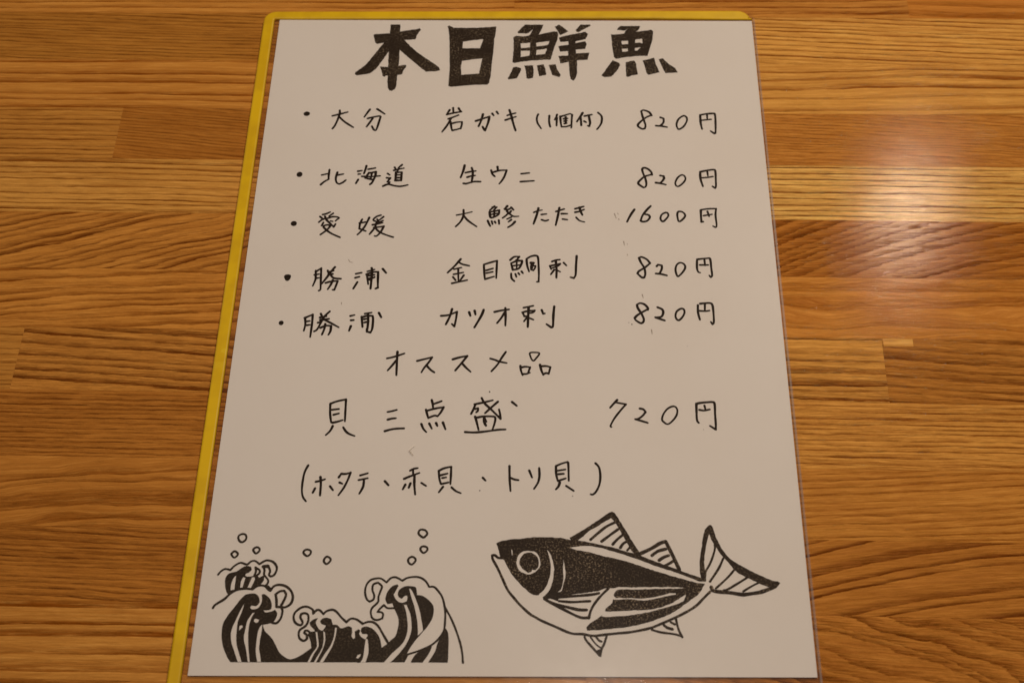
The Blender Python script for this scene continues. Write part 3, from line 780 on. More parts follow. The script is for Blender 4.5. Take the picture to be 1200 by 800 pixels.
S 0.827 -9.34,-43.27 -8.17,-45.55 -5.89,-47.87 -2.17,-51.97 -2.37,-50.01 -2.79,-48.04
S 0.825 -3.27,-44.80 -5.59,-47.15 -7.91,-49.61
S 0.820 -11.56,-51.13 -10.96,-53.26 -10.14,-56.62
S 0.788 -11.32,-51.66 -8.66,-51.04 -4.87,-51.02 -4.07,-51.80 -4.34,-53.94 -5.06,-56.59
S 1.009 -8.16,-51.82 -8.02,-53.60 -7.46,-54.84
S 0.788 -8.01,-51.82 -7.34,-53.24
S 0.815 -15.07,-57.53 -11.93,-57.69 -8.81,-57.42 -5.68,-56.95 -2.56,-56.47 -0.21,-56.39
S 0.856 1.97,-44.88 3.74,-46.46
E -6.44,-40.64 0.255,0.298
@ price|720円
S 0.854 41.01,-43.85 39.64,-45.48 38.34,-47.11
S 0.727 40.76,-44.94 42.49,-45.29 44.22,-45.64 42.09,-48.34 39.82,-51.57 38.34,-54.59 38.64,-55.12
S 0.788 49.30,-47.41 50.61,-47.76 51.36,-48.83 50.21,-50.44 48.60,-51.70 47.49,-51.88 49.20,-52.40 51.99,-53.35
C 0.788 61.37,-46.45 59.44,-47.54 57.93,-49.69 57.31,-51.83 57.80,-52.89 59.32,-53.87 61.10,-52.52 62.61,-50.38 63.12,-48.23 62.62,-46.80
S 0.819 70.25,-45.25 70.14,-48.55 70.13,-52.11 70.70,-53.24
S 0.819 70.31,-45.33 71.53,-44.96 74.07,-44.66 76.44,-44.58 77.01,-45.47 76.92,-49.59 76.92,-53.67 76.78,-55.96 74.75,-54.49
S 0.787 73.20,-46.03 73.51,-47.82
S 0.786 71.21,-47.83 72.93,-48.11 75.09,-47.63
E 72.32,-56.06 0.125,0.146
@ dish_contents|ホタテ・赤貝・トリ貝
S 0.746 -71.60,-71.43 -72.65,-74.18 -73.04,-78.26 -72.94,-81.64 -72.35,-83.98 -71.13,-85.64
S 0.802 -68.29,-77.96 -66.77,-77.61 -65.04,-76.92
S 0.835 -66.76,-76.02 -66.35,-78.90 -66.27,-83.34
S 0.831 -68.30,-80.53 -68.98,-82.28
S 0.800 -62.96,-79.72 -61.78,-81.23
S 0.772 -60.10,-76.14 -59.29,-74.71 -57.74,-74.77 -55.98,-74.24 -56.65,-76.80 -57.93,-80.19 -59.69,-83.23
S 0.740 -59.69,-78.18 -58.60,-78.68
S 0.772 -52.44,-75.35 -49.72,-74.44
S 0.771 -52.86,-77.18 -49.64,-76.42
S 0.802 -50.92,-77.10 -51.04,-79.81 -52.22,-82.57
S 0.862 -43.34,-77.56 -41.95,-79.14
S 0.742 -34.48,-73.32 -33.13,-72.56 -31.75,-72.28
S 0.804 -33.42,-72.91 -33.23,-75.29
S 0.770 -36.46,-76.60 -34.51,-75.64 -31.04,-74.19
S 0.833 -32.74,-75.29 -32.65,-78.68 -32.14,-82.71
S 0.830 -35.87,-78.87 -36.69,-80.73
S 0.861 -34.06,-78.35 -34.58,-80.11
S 0.799 -30.13,-78.16 -28.41,-79.33
S 0.772 -24.07,-73.26 -23.75,-76.25 -23.14,-78.45
S 0.772 -24.06,-73.36 -22.31,-72.33 -19.62,-71.63 -19.60,-74.53 -19.66,-78.59
S 0.771 -23.28,-75.06 -20.84,-74.36
S 0.770 -22.71,-76.18 -21.31,-75.90
S 0.798 -22.98,-78.55 -20.39,-77.92
S 0.798 -22.26,-79.62 -23.70,-81.82
S 0.736 -19.18,-79.87 -17.66,-81.27 -15.80,-82.10
S 0.830 -8.07,-75.98 -7.06,-77.09
S 0.803 1.45,-71.26 1.59,-76.09 1.97,-81.14
S 0.799 1.83,-75.92 3.38,-76.59 4.76,-76.82
S 0.801 8.62,-72.99 9.66,-75.77
S 0.801 12.19,-72.01 12.33,-75.01 11.82,-77.72 10.40,-80.25
S 0.802 18.26,-71.22 18.35,-74.29 18.87,-76.93
S 0.740 18.26,-71.15 20.27,-70.18 22.43,-69.48 22.74,-70.51 22.85,-76.97
S 0.739 18.88,-72.99 21.65,-72.50
S 0.799 19.18,-74.39 21.03,-74.20
S 0.797 19.02,-77.06 21.78,-76.03
S 0.857 19.63,-77.67 19.17,-79.19 18.25,-80.37
S 0.764 21.92,-79.00 24.57,-80.93
E -9.04,-81.05 0.214,0.251
E 24.19,-83.00 0.183,0.214
S 0.771 32.55,-69.94 33.81,-71.64 34.22,-74.87 33.85,-78.25 32.74,-80.94 31.50,-82.29 30.65,-82.23
@ bubble|
C 0.666 -92.42,-98.40 -93.48,-98.90 -93.75,-99.94 -93.07,-101.16 -92.12,-101.48 -91.15,-100.73 -90.89,-99.59 -91.40,-98.62
@ bubble|
C 0.662 -86.78,-103.37 -87.77,-103.92 -87.83,-104.73 -86.82,-105.74 -85.73,-104.71 -85.90,-103.75
@ bubble|
C 0.661 -94.37,-104.94 -95.25,-105.58 -95.41,-106.22 -94.29,-107.33 -93.33,-106.53 -93.29,-105.66
@ bubble|
C 0.660 -68.96,-104.10 -69.97,-104.59 -70.09,-105.55 -68.73,-106.57 -67.68,-105.70 -67.72,-104.58
@ bubble|
C 0.658 -61.83,-106.70 -62.52,-107.41 -62.73,-108.52 -61.66,-109.47 -60.37,-108.09 -60.90,-107.08
@ bubble|
C 0.694 -28.72,-96.28 -29.77,-96.49 -30.15,-97.85 -28.58,-99.23 -27.70,-98.81 -27.08,-97.77 -27.65,-96.70
@ bubble|
C 0.659 -28.12,-102.61 -29.08,-103.07 -29.09,-104.13 -28.00,-105.08 -26.85,-104.11 -26.90,-103.05
@ bubble|
C 0.656 -31.95,-106.54 -32.97,-107.03 -33.31,-107.98 -32.87,-108.93 -31.80,-109.40 -30.69,-107.96 -31.03,-107.01
@ wave_print|
S 0.596 -99.19,-113.71 -98.30,-112.44 -96.92,-111.55 -95.08,-111.94 -93.78,-110.35 -91.82,-109.22 -89.50,-109.84 -88.28,-108.72 -86.81,-108.49 -85.18,-109.65
P -96.39,-115.88 -96.13,-114.31 -95.22,-113.20 -92.92,-112.56 -91.28,-111.28 -89.58,-110.41 -88.05,-110.78 -87.70,-111.73 -88.43,-112.68 -89.56,-113.16 -89.77,-113.95 -89.12,-114.41 -87.06,-114.24 -86.22,-113.76 -84.63,-114.69 -83.23,-113.90 -83.06,-115.46 -84.05,-117.19 -85.47,-117.83 -86.49,-119.23 -89.19,-119.01 -91.80,-119.43 -94.02,-120.69 -95.07,-120.55 -95.89,-118.69
W -92.75,-113.97 -93.57,-114.61 -94.30,-117.12 -94.17,-119.45 -92.73,-119.13 -92.75,-116.48
W -90.31,-114.42 -89.38,-114.73 -89.85,-117.08 -89.98,-118.58 -91.00,-118.65 -91.00,-116.15
W -87.32,-114.56 -86.45,-114.39 -86.06,-115.17 -86.59,-117.06 -87.16,-118.62 -88.51,-118.47 -87.96,-116.75
S 0.657 -85.18,-109.65 -83.51,-108.53 -82.34,-108.26 -80.49,-108.82 -79.13,-110.39 -78.96,-111.97 -79.67,-113.71 -80.81,-114.19 -81.42,-113.57 -81.16,-112.31 -81.76,-110.89 -82.73,-110.26 -83.89,-110.59
S 1.015 -83.74,-110.59 -82.11,-110.42
S 0.597 -83.55,-110.90 -83.13,-112.01 -83.11,-113.58 -81.75,-115.14 -81.41,-116.39 -82.10,-117.49
S 0.597 -86.39,-110.93 -84.94,-111.86 -84.82,-112.97 -86.02,-114.23
S 0.657 -86.39,-110.93 -86.08,-112.34 -86.50,-113.92
S 0.706 -99.43,-125.82 -98.70,-124.59 -95.86,-122.56 -94.04,-120.54 -91.84,-119.12 -89.22,-118.70 -86.53,-118.92
S 0.651 -86.53,-118.92 -85.17,-117.82 -83.43,-117.50 -81.58,-118.11 -80.28,-119.18
P -83.15,-117.34 -81.35,-117.48 -80.05,-118.56 -80.16,-119.80 -81.15,-119.35 -82.16,-118.27
S 0.709 -80.27,-119.34 -79.25,-117.78 -77.53,-117.23 -75.10,-117.74 -73.16,-119.44 -72.30,-121.60 -72.72,-123.91 -74.35,-125.24 -75.81,-125.32 -77.59,-125.18
S 0.705 -77.59,-125.18 -77.83,-122.88 -78.35,-120.72 -76.99,-119.62 -75.53,-119.39 -74.75,-120.69 -75.08,-122.39 -76.02,-124.71
S 0.646 -75.80,-125.47 -75.36,-126.84 -75.70,-129.28 -76.71,-130.81 -77.56,-131.06 -78.61,-130.83
P -86.64,-120.54 -85.30,-120.62 -84.15,-121.69 -83.63,-123.23 -83.46,-122.62 -83.05,-120.91 -82.19,-120.75 -80.58,-121.97 -79.50,-123.81 -79.34,-125.35 -79.53,-126.27 -78.07,-126.26 -77.21,-127.47 -77.45,-129.30 -78.46,-130.82 -81.31,-131.51 -81.63,-131.76 -80.76,-133.86 -78.18,-136.24 -76.45,-138.91 -75.05,-141.27 -72.86,-143.02 -71.06,-143.65 -69.36,-143.43 -69.25,-144.52 -91.11,-144.66 -92.87,-142.02 -94.47,-138.47 -95.17,-135.19 -95.18,-131.57 -93.95,-128.53 -91.97,-125.45 -90.24,-122.67 -88.66,-120.96
W -83.78,-121.85 -83.06,-120.82 -82.72,-122.92 -83.16,-124.77 -84.26,-126.00 -85.99,-126.26 -86.72,-125.56 -86.31,-124.73 -84.67,-124.93 -83.93,-124.22 -83.63,-123.23
W -82.01,-126.44 -80.11,-126.33 -78.99,-125.80 -77.94,-126.01 -78.05,-126.41 -79.17,-126.94 -80.59,-127.32 -81.49,-127.20
W -84.88,-129.67 -84.03,-129.42 -83.02,-129.80 -83.15,-130.71 -83.99,-131.08 -84.77,-130.57
W -89.58,-131.98 -88.58,-131.76 -88.27,-132.42 -88.60,-132.88 -89.51,-133.79
W -88.61,-123.95 -89.36,-125.12 -90.91,-129.41 -92.15,-133.66 -91.86,-137.26 -90.42,-140.82 -88.66,-144.69 -87.22,-144.68 -88.61,-141.39 -89.85,-137.84 -90.19,-134.24 -90.18,-130.62 -89.37,-127.57
W -84.69,-127.38 -85.57,-127.39 -87.04,-129.99 -87.49,-133.62 -87.58,-136.62 -86.44,-140.19 -85.35,-144.66 -84.49,-144.66 -85.43,-140.18 -86.02,-136.31 -86.17,-132.40 -85.68,-129.06
W -81.67,-131.46 -82.42,-132.07 -83.06,-134.18 -83.17,-138.37 -82.99,-141.34 -82.13,-144.64 -80.75,-144.62 -81.33,-141.92 -81.88,-140.15 -81.91,-137.17 -81.66,-134.17
@ wave_print|
S 0.644 -64.75,-127.52 -65.02,-126.15 -67.02,-125.09 -69.05,-125.41 -70.94,-127.11 -71.35,-128.94 -70.59,-130.76 -69.04,-131.65 -68.20,-131.34 -68.14,-130.43 -69.01,-128.92 -68.83,-127.70 -67.69,-127.39 -66.46,-127.99 -66.21,-130.11 -66.98,-131.93 -68.74,-133.31 -69.02,-134.96 -68.44,-136.45 -67.07,-137.13 -66.04,-136.43 -66.25,-135.09 -67.19,-134.34 -66.97,-133.59 -66.09,-133.58 -65.15,-134.33
S 0.644 -64.75,-127.52 -63.69,-126.29 -62.51,-126.37 -61.23,-127.64
S 0.643 -61.23,-127.64 -60.15,-126.56 -58.14,-126.09 -56.60,-126.99 -54.99,-128.80 -53.11,-130.46
S 0.641 -53.11,-130.46 -51.75,-129.23 -49.99,-129.37 -48.46,-130.26 -47.53,-131.01
S 0.640 -47.53,-131.01 -45.84,-130.30 -44.08,-130.38 -42.25,-131.72 -40.31,-134.71 -38.38,-137.83
P -70.92,-143.65 -69.66,-143.35 -67.73,-142.38 -64.23,-139.69 -64.57,-137.61 -65.83,-134.93 -65.32,-134.09 -63.60,-133.86 -63.81,-133.11 -65.24,-131.77 -65.57,-130.71 -64.55,-129.74 -63.00,-129.11 -63.63,-130.24 -63.48,-131.30 -62.20,-133.25 -61.00,-133.60 -60.17,-132.48 -60.01,-131.57 -61.51,-131.13 -62.03,-130.23 -61.38,-129.31 -59.94,-129.00 -58.44,-129.50 -57.75,-131.49 -56.23,-131.54 -55.13,-132.59 -54.10,-132.67 -52.41,-131.96 -51.22,-132.40 -50.96,-133.90 -51.13,-135.40 -50.33,-136.44 -49.64,-135.99 -49.89,-133.74 -48.85,-132.98 -48.29,-133.43 -48.59,-134.48 -47.78,-135.67 -46.27,-136.56 -45.36,-135.05 -45.84,-134.46 -47.29,-134.47 -47.93,-133.58 -47.72,-132.52 -46.59,-132.00 -44.52,-132.49 -42.67,-134.13 -41.38,-136.21 -40.59,-139.48 -38.36,-138.21 -37.99,-144.23 -70.83,-144.53
W -63.45,-133.86 -62.71,-134.01 -62.24,-136.10 -61.83,-139.08 -63.18,-141.75 -64.22,-144.62 -65.22,-144.63 -64.04,-141.76 -62.55,-139.08 -62.94,-136.40
W -60.85,-133.69 -60.10,-133.98 -59.72,-136.67 -60.19,-139.65 -61.14,-142.03 -62.21,-144.60 -63.07,-144.61 -61.86,-142.04 -60.65,-139.36 -60.47,-136.38
W -56.90,-132.30 -56.16,-132.44 -56.25,-134.85 -57.09,-138.74 -58.55,-142.01 -59.91,-144.58 -61.14,-144.59 -59.73,-141.72 -57.96,-138.74 -57.07,-135.46
W -46.17,-135.96 -45.41,-136.40 -44.95,-138.93 -44.79,-141.29 -45.57,-144.45 -48.01,-144.47 -46.69,-142.78 -46.47,-139.83
P -48.65,-143.54 -47.51,-143.38 -46.86,-142.49 -46.68,-142.93 -47.49,-144.47 -48.30,-144.47
W -47.36,-141.46 -47.58,-142.50 -48.39,-143.24 -48.99,-142.80 -48.49,-141.77
@ wave_print|
P -40.21,-122.57 -40.16,-121.03 -39.54,-119.16 -38.17,-117.45 -36.58,-116.81 -36.17,-117.27 -36.90,-118.83 -37.69,-120.54 -37.02,-121.92 -35.77,-123.14 -34.29,-123.44 -32.86,-122.81 -32.65,-121.27 -32.97,-120.66 -33.85,-120.82 -34.67,-121.84 -35.57,-121.45 -36.08,-120.37 -35.73,-118.82 -34.31,-117.73 -32.86,-117.40 -30.78,-117.54 -30.01,-118.16 -29.59,-120.63 -27.97,-120.77 -26.16,-121.84 -24.31,-123.66 -23.65,-125.49 -23.82,-128.24 -24.87,-130.67 -26.77,-133.39 -29.22,-136.41 -31.08,-139.39 -31.99,-141.32 -31.52,-141.91 -32.55,-144.18 -37.99,-144.23 -38.37,-137.98 -36.21,-135.57 -35.48,-133.17 -35.22,-130.15 -35.62,-128.34 -36.78,-125.91 -37.46,-124.39 -37.80,-123.47 -39.40,-123.79
P -38.38,-137.83 -37.99,-144.23 -40.85,-144.26 -41.14,-139.87
W -32.46,-118.18 -31.87,-118.23 -31.14,-119.25 -29.99,-121.56 -28.29,-126.14 -26.99,-131.89 -26.91,-133.39 -28.57,-135.06 -28.94,-130.70 -30.07,-125.55 -31.45,-121.57
W -33.96,-123.99 -32.85,-124.04 -31.44,-127.39 -30.82,-130.72 -30.81,-133.73 -32.05,-137.62 -34.17,-140.90 -37.26,-144.37 -39.55,-144.39 -37.02,-141.22 -34.03,-138.23 -32.72,-135.84 -32.18,-132.54 -32.49,-129.52 -33.09,-126.49
P -28.96,-141.59 -26.73,-140.10 -23.64,-138.59 -24.40,-140.81 -26.53,-144.21 -30.39,-144.25
P -21.54,-137.23 -20.34,-134.83 -19.74,-131.83 -18.51,-133.62 -18.08,-137.20 -18.09,-144.14 -24.53,-144.20 -22.40,-140.50
S 0.587 -45.75,-123.07 -46.85,-122.01 -47.53,-119.54 -47.20,-117.05 -45.99,-115.33 -44.26,-114.69 -42.33,-114.67 -40.32,-116.06
S 0.587 -45.75,-123.07 -44.48,-122.29 -44.29,-120.75 -45.01,-118.90 -44.85,-116.88 -43.27,-116.15 -41.85,-117.48 -42.19,-119.19 -42.78,-121.36 -42.81,-123.20 -44.72,-125.36 -45.03,-127.20 -44.32,-129.02 -42.68,-129.61 -40.97,-128.99 -40.78,-127.47 -41.55,-126.80 -42.72,-126.72 -42.06,-125.65 -40.69,-124.26 -39.45,-125.32 -37.11,-125.30
S 0.591 -40.32,-116.06 -38.94,-114.49 -37.18,-114.16 -34.89,-115.39
S 0.591 -34.89,-115.39 -33.03,-114.28 -30.08,-113.95 -27.98,-114.56 -26.44,-115.95 -25.53,-117.56
S 0.589 -25.53,-117.56 -23.70,-117.64 -21.85,-119.64 -20.74,-121.48 -19.89,-124.55 -19.53,-127.59 -19.55,-131.53
S 0.580 -19.55,-131.53 -19.95,-133.63 -21.44,-136.04 -23.66,-138.14 -27.03,-139.95 -31.83,-141.62
S 0.584 -19.72,-125.00 -17.69,-128.49 -15.79,-132.70 -14.19,-137.17 -13.35,-140.71 -12.94,-144.24
@ fish_print|
P -2.55,-101.36 -1.60,-104.08 -1.11,-106.31 0.25,-107.57 1.48,-110.09 3.91,-113.84 6.90,-117.24 10.44,-120.06 12.20,-120.13 14.54,-117.49 15.85,-114.05 16.29,-111.23 16.29,-108.71 15.69,-105.54 14.95,-103.64 15.39,-103.79 16.29,-104.90 17.48,-108.70 17.62,-111.85 17.03,-115.91 16.01,-118.40 15.13,-119.65 13.82,-121.05 13.96,-121.97 15.13,-121.50 16.30,-121.49 18.64,-122.23 19.23,-121.00 18.79,-120.70 20.69,-120.47 26.55,-119.46 32.42,-118.52 35.36,-117.47 40.05,-117.44 38.25,-119.46 38.08,-120.38 38.80,-120.99 37.76,-121.77 37.44,-123.00 35.21,-125.00 35.05,-125.98 36.06,-126.21 32.84,-127.91 32.26,-127.91 29.91,-130.20 28.59,-131.56 28.86,-132.61 32.18,-132.43 35.07,-132.10 40.86,-131.45 46.66,-130.35 52.50,-128.49 58.40,-125.72 62.61,-122.64 66.85,-119.53 68.43,-117.36 69.09,-115.96 69.75,-114.72 69.81,-113.63 67.76,-113.49 60.56,-110.73 53.30,-107.95 47.03,-105.31 43.06,-104.22 38.63,-102.82 33.29,-101.58 29.13,-100.65 25.85,-100.03 23.46,-100.05 20.77,-99.26 16.88,-98.97 13.29,-98.90 10.29,-99.01 5.80,-99.60 2.51,-99.88 -0.77,-100.55
W 22.85,-102.78 25.83,-102.12 29.71,-101.86 33.28,-102.48 38.60,-104.10 43.02,-105.50 47.42,-107.05 53.24,-109.43 59.06,-111.37 63.38,-113.05 67.70,-114.73 70.04,-114.81 69.45,-115.81 66.20,-115.27 60.42,-113.64 53.17,-111.41 47.34,-109.42 41.49,-107.41 35.59,-106.03 29.68,-104.42 25.82,-103.71
W 38.00,-117.51 39.77,-117.04 44.16,-117.09 51.49,-116.94 61.73,-116.95 62.06,-117.26 61.70,-117.51 51.45,-117.81 45.60,-118.01 39.74,-118.06 37.38,-118.85
W 37.92,-120.94 44.05,-120.95 48.13,-121.07 52.82,-120.33 57.24,-119.15 59.29,-119.13 59.41,-119.59 57.20,-120.07 52.79,-121.12 48.39,-121.99 44.03,-121.56 37.90,-121.77
W 33.71,-127.75 34.62,-125.77 37.52,-125.83 43.92,-125.38 49.73,-125.09 55.60,-123.61 60.06,-121.28 62.47,-119.57 62.81,-119.94 61.77,-122.03 58.51,-123.43 55.56,-124.46 49.70,-126.10 43.86,-127.21 36.61,-127.87
W 25.06,-122.03 35.29,-121.33 36.72,-122.54 34.92,-125.31 33.13,-127.90 29.62,-130.20
W 8.69,-103.94 6.75,-104.18 5.13,-105.62 4.47,-107.53 4.53,-109.43 5.65,-111.63 7.14,-112.40 8.62,-112.86 10.39,-112.28 11.86,-111.27 12.88,-109.05 12.72,-106.84 11.82,-104.94 10.63,-104.24
P 8.78,-104.70 7.06,-105.29 5.89,-106.89 5.62,-108.79 6.52,-110.36 8.61,-112.08 9.64,-111.75 9.93,-110.81 10.97,-111.11 12.00,-110.00 12.20,-108.11 11.53,-106.21 10.33,-105.11
W 20.59,-106.94 21.03,-108.04 21.61,-112.44 21.15,-114.95 20.26,-118.68 19.23,-119.15 18.79,-119.00 19.82,-118.06 20.71,-114.64 20.58,-111.82 20.73,-109.31
W 2.57,-103.57 3.02,-103.73 3.14,-105.96 2.75,-105.64
S 0.714 -0.06,-106.78 -1.85,-106.69 -3.06,-105.75 -4.01,-105.85 -3.77,-107.28 -2.07,-110.43 -0.21,-114.49 1.63,-118.52 4.02,-121.59 6.10,-124.02 9.33,-127.04 11.08,-128.09 13.41,-129.43 17.76,-131.35 23.23,-133.71 27.26,-133.97 30.71,-134.54 35.03,-134.05 39.36,-133.56 43.69,-133.08 49.49,-131.83 52.41,-130.75 56.82,-128.76 61.26,-126.60 65.75,-123.83 68.82,-120.75 70.99,-118.58
S 0.760 18.93,-121.06 22.15,-120.67 26.54,-120.33 30.93,-119.83 32.99,-119.35
S 0.701 19.22,-122.32 23.60,-122.65 27.98,-122.37 29.87,-122.29
S 0.876 15.13,-122.11 17.76,-123.47 22.13,-124.50 25.91,-125.38 28.67,-125.42
S 0.760 14.26,-121.56 17.76,-123.77 21.54,-125.72 25.01,-127.52 27.33,-128.26 29.50,-128.09
S 0.695 29.35,-128.39 29.97,-125.96 31.17,-123.51 33.25,-120.73 36.24,-117.62
W 15.13,-121.43 16.30,-121.79 18.35,-122.54 16.30,-122.41
P 23.17,-99.08 28.29,-95.81 37.13,-89.47 38.34,-89.20 39.23,-89.85 40.10,-91.49 42.97,-96.68 44.67,-99.89 47.07,-104.03 47.17,-105.62 45.70,-105.16 43.43,-101.34 41.45,-97.33 39.16,-92.97 37.69,-91.34 36.78,-91.84 32.51,-94.64 29.79,-96.45 25.85,-99.87 23.76,-100.37
S 0.777 30.34,-99.67 32.77,-97.40 35.82,-94.78 38.86,-93.13
S 0.776 34.21,-100.29 37.25,-97.85 40.00,-95.73
S 0.775 38.07,-101.38 39.60,-99.61 41.44,-97.98
S 0.774 40.72,-102.64 41.65,-101.20 43.02,-100.22
S 0.654 43.07,-103.59 44.30,-102.14
S 1.009 47.49,-104.83 51.42,-102.88 54.47,-100.94 56.59,-100.12 57.40,-102.04 59.01,-105.85 60.86,-110.57
S 0.889 51.62,-105.43 53.76,-103.82 56.47,-103.01
S 0.888 54.07,-107.15 55.75,-106.03 57.40,-105.39
S 0.767 55.91,-109.19 57.72,-108.23 58.94,-107.43
P 68.20,-113.64 68.07,-108.94 69.14,-101.95 70.16,-97.13 71.18,-94.85 72.29,-93.87 73.29,-94.68 74.24,-98.71 76.58,-103.97 79.89,-107.59 86.94,-111.77 92.60,-114.38 94.48,-114.61 95.10,-115.23 93.55,-117.00 91.13,-118.10 90.28,-117.80 91.53,-116.71 88.70,-115.65 86.17,-114.27 83.91,-113.20 81.09,-111.51 79.72,-110.11 78.10,-107.92 75.64,-104.77 74.32,-102.23 72.97,-100.00 72.10,-97.11 71.61,-97.76 70.48,-101.94 69.61,-106.72 69.56,-110.19 70.08,-111.44 69.80,-113.78
S 0.594 73.64,-101.28 73.52,-103.20 71.92,-107.65 69.79,-111.44
S 0.650 76.28,-106.35 74.42,-110.15 71.20,-114.86
S 0.588 80.00,-110.26 77.46,-113.25 73.10,-117.32
S 0.645 84.50,-113.04 80.82,-115.40 77.17,-117.60 75.69,-117.98
S 0.585 88.32,-114.88 85.12,-116.61 82.37,-118.33
S 1.052 71.52,-116.87 72.03,-118.11 74.19,-118.55 77.67,-118.83 82.00,-119.47 84.93,-119.14 88.18,-118.59 91.48,-117.33
S 0.633 27.83,-134.86 28.39,-136.19 30.64,-138.84 32.75,-141.33
S 0.633 35.31,-134.50 34.39,-137.33 33.50,-139.11 33.03,-141.47
P 31.78,-139.57 33.65,-139.11 33.31,-141.76 32.60,-141.62
S 0.460 29.84,-134.99 31.53,-137.35 33.36,-138.82
S 0.575 31.57,-134.68 32.69,-136.16 33.55,-136.51
S 0.634 50.80,-131.52 50.63,-132.27 53.76,-133.14 58.04,-133.70 60.59,-134.42
S 0.636 58.87,-128.29 59.32,-130.84 59.82,-132.64 60.72,-134.72
S 0.750 54.72,-130.58 55.84,-131.48 57.54,-132.00
S 0.635 57.08,-129.51 58.48,-130.31"""
def catmull(P, closed=False, n=4):
    if len(P) < 3: return P[:]
    Q = []
    m = len(P)
    rng = range(m) if closed else range(m - 1)
    for i in rng:
        if closed: p0, p1, p2, p3 = P[i - 1], P[i], P[(i + 1) % m], P[(i + 2) % m]
        else: p0, p1, p2, p3 = P[max(i - 1, 0)], P[i], P[i + 1], P[min(i + 2, m - 1)]
        for k in range(n):
            t = k / n
            Q.append(tuple(0.5 * ((2 * p1[j]) + (-p0[j] + p2[j]) * t + (2 * p0[j] - 5 * p1[j] + 4 * p2[j] - p3[j]) * t * t + (-p0[j] + 3 * p1[j] - 3 * p2[j] + p3[j]) * t ** 3) for j in (0, 1)))
    if not closed: Q.append(P[-1])
    return Q
def turn(a, b, c):
    u = (b[0] - a[0], b[1] - a[1]); v = (c[0] - b[0], c[1] - b[1])
    lu, lv = math.hypot(*u), math.hypot(*v)
    if lu < 1e-9 or lv < 1e-9: return 0
    return math.degrees(math.acos(max(-1, min(1, (u[0] * v[0] + u[1] * v[1]) / lu / lv))))
rj = random.Random(11)
def capsule(P, w, closed=False, taper=True):
    """outline of a pen stroke with round ends"""
    n = len(P)
    if closed:
        P = P + [P[0], P[1]]; n = len(P)
    Lt, Rt = [], []
    tot = sum(math.hypot(P[i + 1][0] - P[i][0], P[i + 1][1] - P[i][1]) for i in range(n - 1)) or 1
    s = 0
    ph = rj.uniform(0, 6)
    for i in range(n):
        a, b = P[max(i - 1, 0)], P[min(i + 1, n - 1)]
        d = (b[0] - a[0], b[1] - a[1]); l = math.hypot(*d) or 1
        nx, ny = -d[1] / l, d[0] / l
        if i: s += math.hypot(P[i][0] - P[i - 1][0], P[i][1] - P[i - 1][1])
        k = 1 + 0.07 * math.sin(ph + s * 0.9) + rj.uniform(-.035, .035)
        if taper and not closed: k *= 1.07 - 0.20 * (s / tot) ** 2
        h = w / 2 * k
        Lt.append((P[i][0] + nx * h, P[i][1] + ny * h)); Rt.append((P[i][0] - nx * h, P[i][1] - ny * h))
    def cap(c, p, q):
        a0 = math.atan2(p[1] - c[1], p[0] - c[0]); r = math.hypot(p[0] - c[0], p[1] - c[1])
        return [(c[0] + r * math.cos(a0 - math.pi * k / 4), c[1] + r * math.sin(a0 - math.pi * k / 4)) for k in (1, 2, 3)]
    return Lt + cap(P[-1], Lt[-1], Rt[-1]) + Rt[::-1] + cap(P[0], Rt[0], Lt[0])
def rough_edge(P, amt=0.05, step=0.9):
    Q = []
    m = len(P)
    for i in range(m):
        a, b = P[i], P[(i + 1) % m]
        l = math.hypot(b[0] - a[0], b[1] - a[1])
        k = max(1, int(l / step))
        for j in range(k):
            t = j / k
            Q.append((a[0] + (b[0] - a[0]) * t + rj.uniform(-amt, amt), a[1] + (b[1] - a[1]) * t + rj.uniform(-amt, amt)))
    return Q
def smooth_poly(P):
    m = len(P); Q = []
    sharp = [turn(P[i - 1], P[i], P[(i + 1) % m]) > 48 for i in range(m)]
    for i in range(m):
        p0, p1, p2, p3 = P[i - 1], P[i], P[(i + 1) % m], P[(i + 2) % m]
        if sharp[i]: p0 = p1
        if sharp[(i + 1) % m]: p3 = p2
        l = math.hypot(p2[0] - p1[0], p2[1] - p1[1])
        n = 1 if l < 0.8 else (2 if l < 3 else 4)
        for k in range(n):
            t = k / n
            Q.append(tuple(0.5 * ((2 * p1[j]) + (-p0[j] + p2[j]) * t + (2 * p0[j] - 5 * p1[j] + 4 * p2[j] - p3[j]) * t * t + (-p0[j] + 3 * p1[j] - 3 * p2[j] + p3[j]) * t ** 3) for j in (0, 1)))
    return Q
def grow(P, d):
    m = len(P)
    area = sum(P[i][0] * P[(i + 1) % m][1] - P[(i + 1) % m][0] * P[i][1] for i in range(m))
    sg = 1 if area > 0 else -1
    Q = []
    for i in range(m):
        a, c = P[i - 1], P[(i + 1) % m]
        dx, dy = c[0] - a[0], c[1] - a[1]
        l = math.hypot(dx, dy) or 1
        Q.append((P[i][0] + sg * dy / l * d, P[i][1] - sg * dx / l * d))
    return Q
def wind(P, x, y):
    w = 0
    n = len(P)
    x1, y1 = P[-1]
    for x2, y2 in P:
        if y1 <= y:
            if y2 > y and (x2 - x1) * (y - y1) - (x - x1) * (y2 - y1) > 0: w += 1
        elif y2 <= y and (x2 - x1) * (y - y1) - (x - x1) * (y2 - y1) < 0: w -= 1
        x1, y1 = x2, y2
    return w != 0
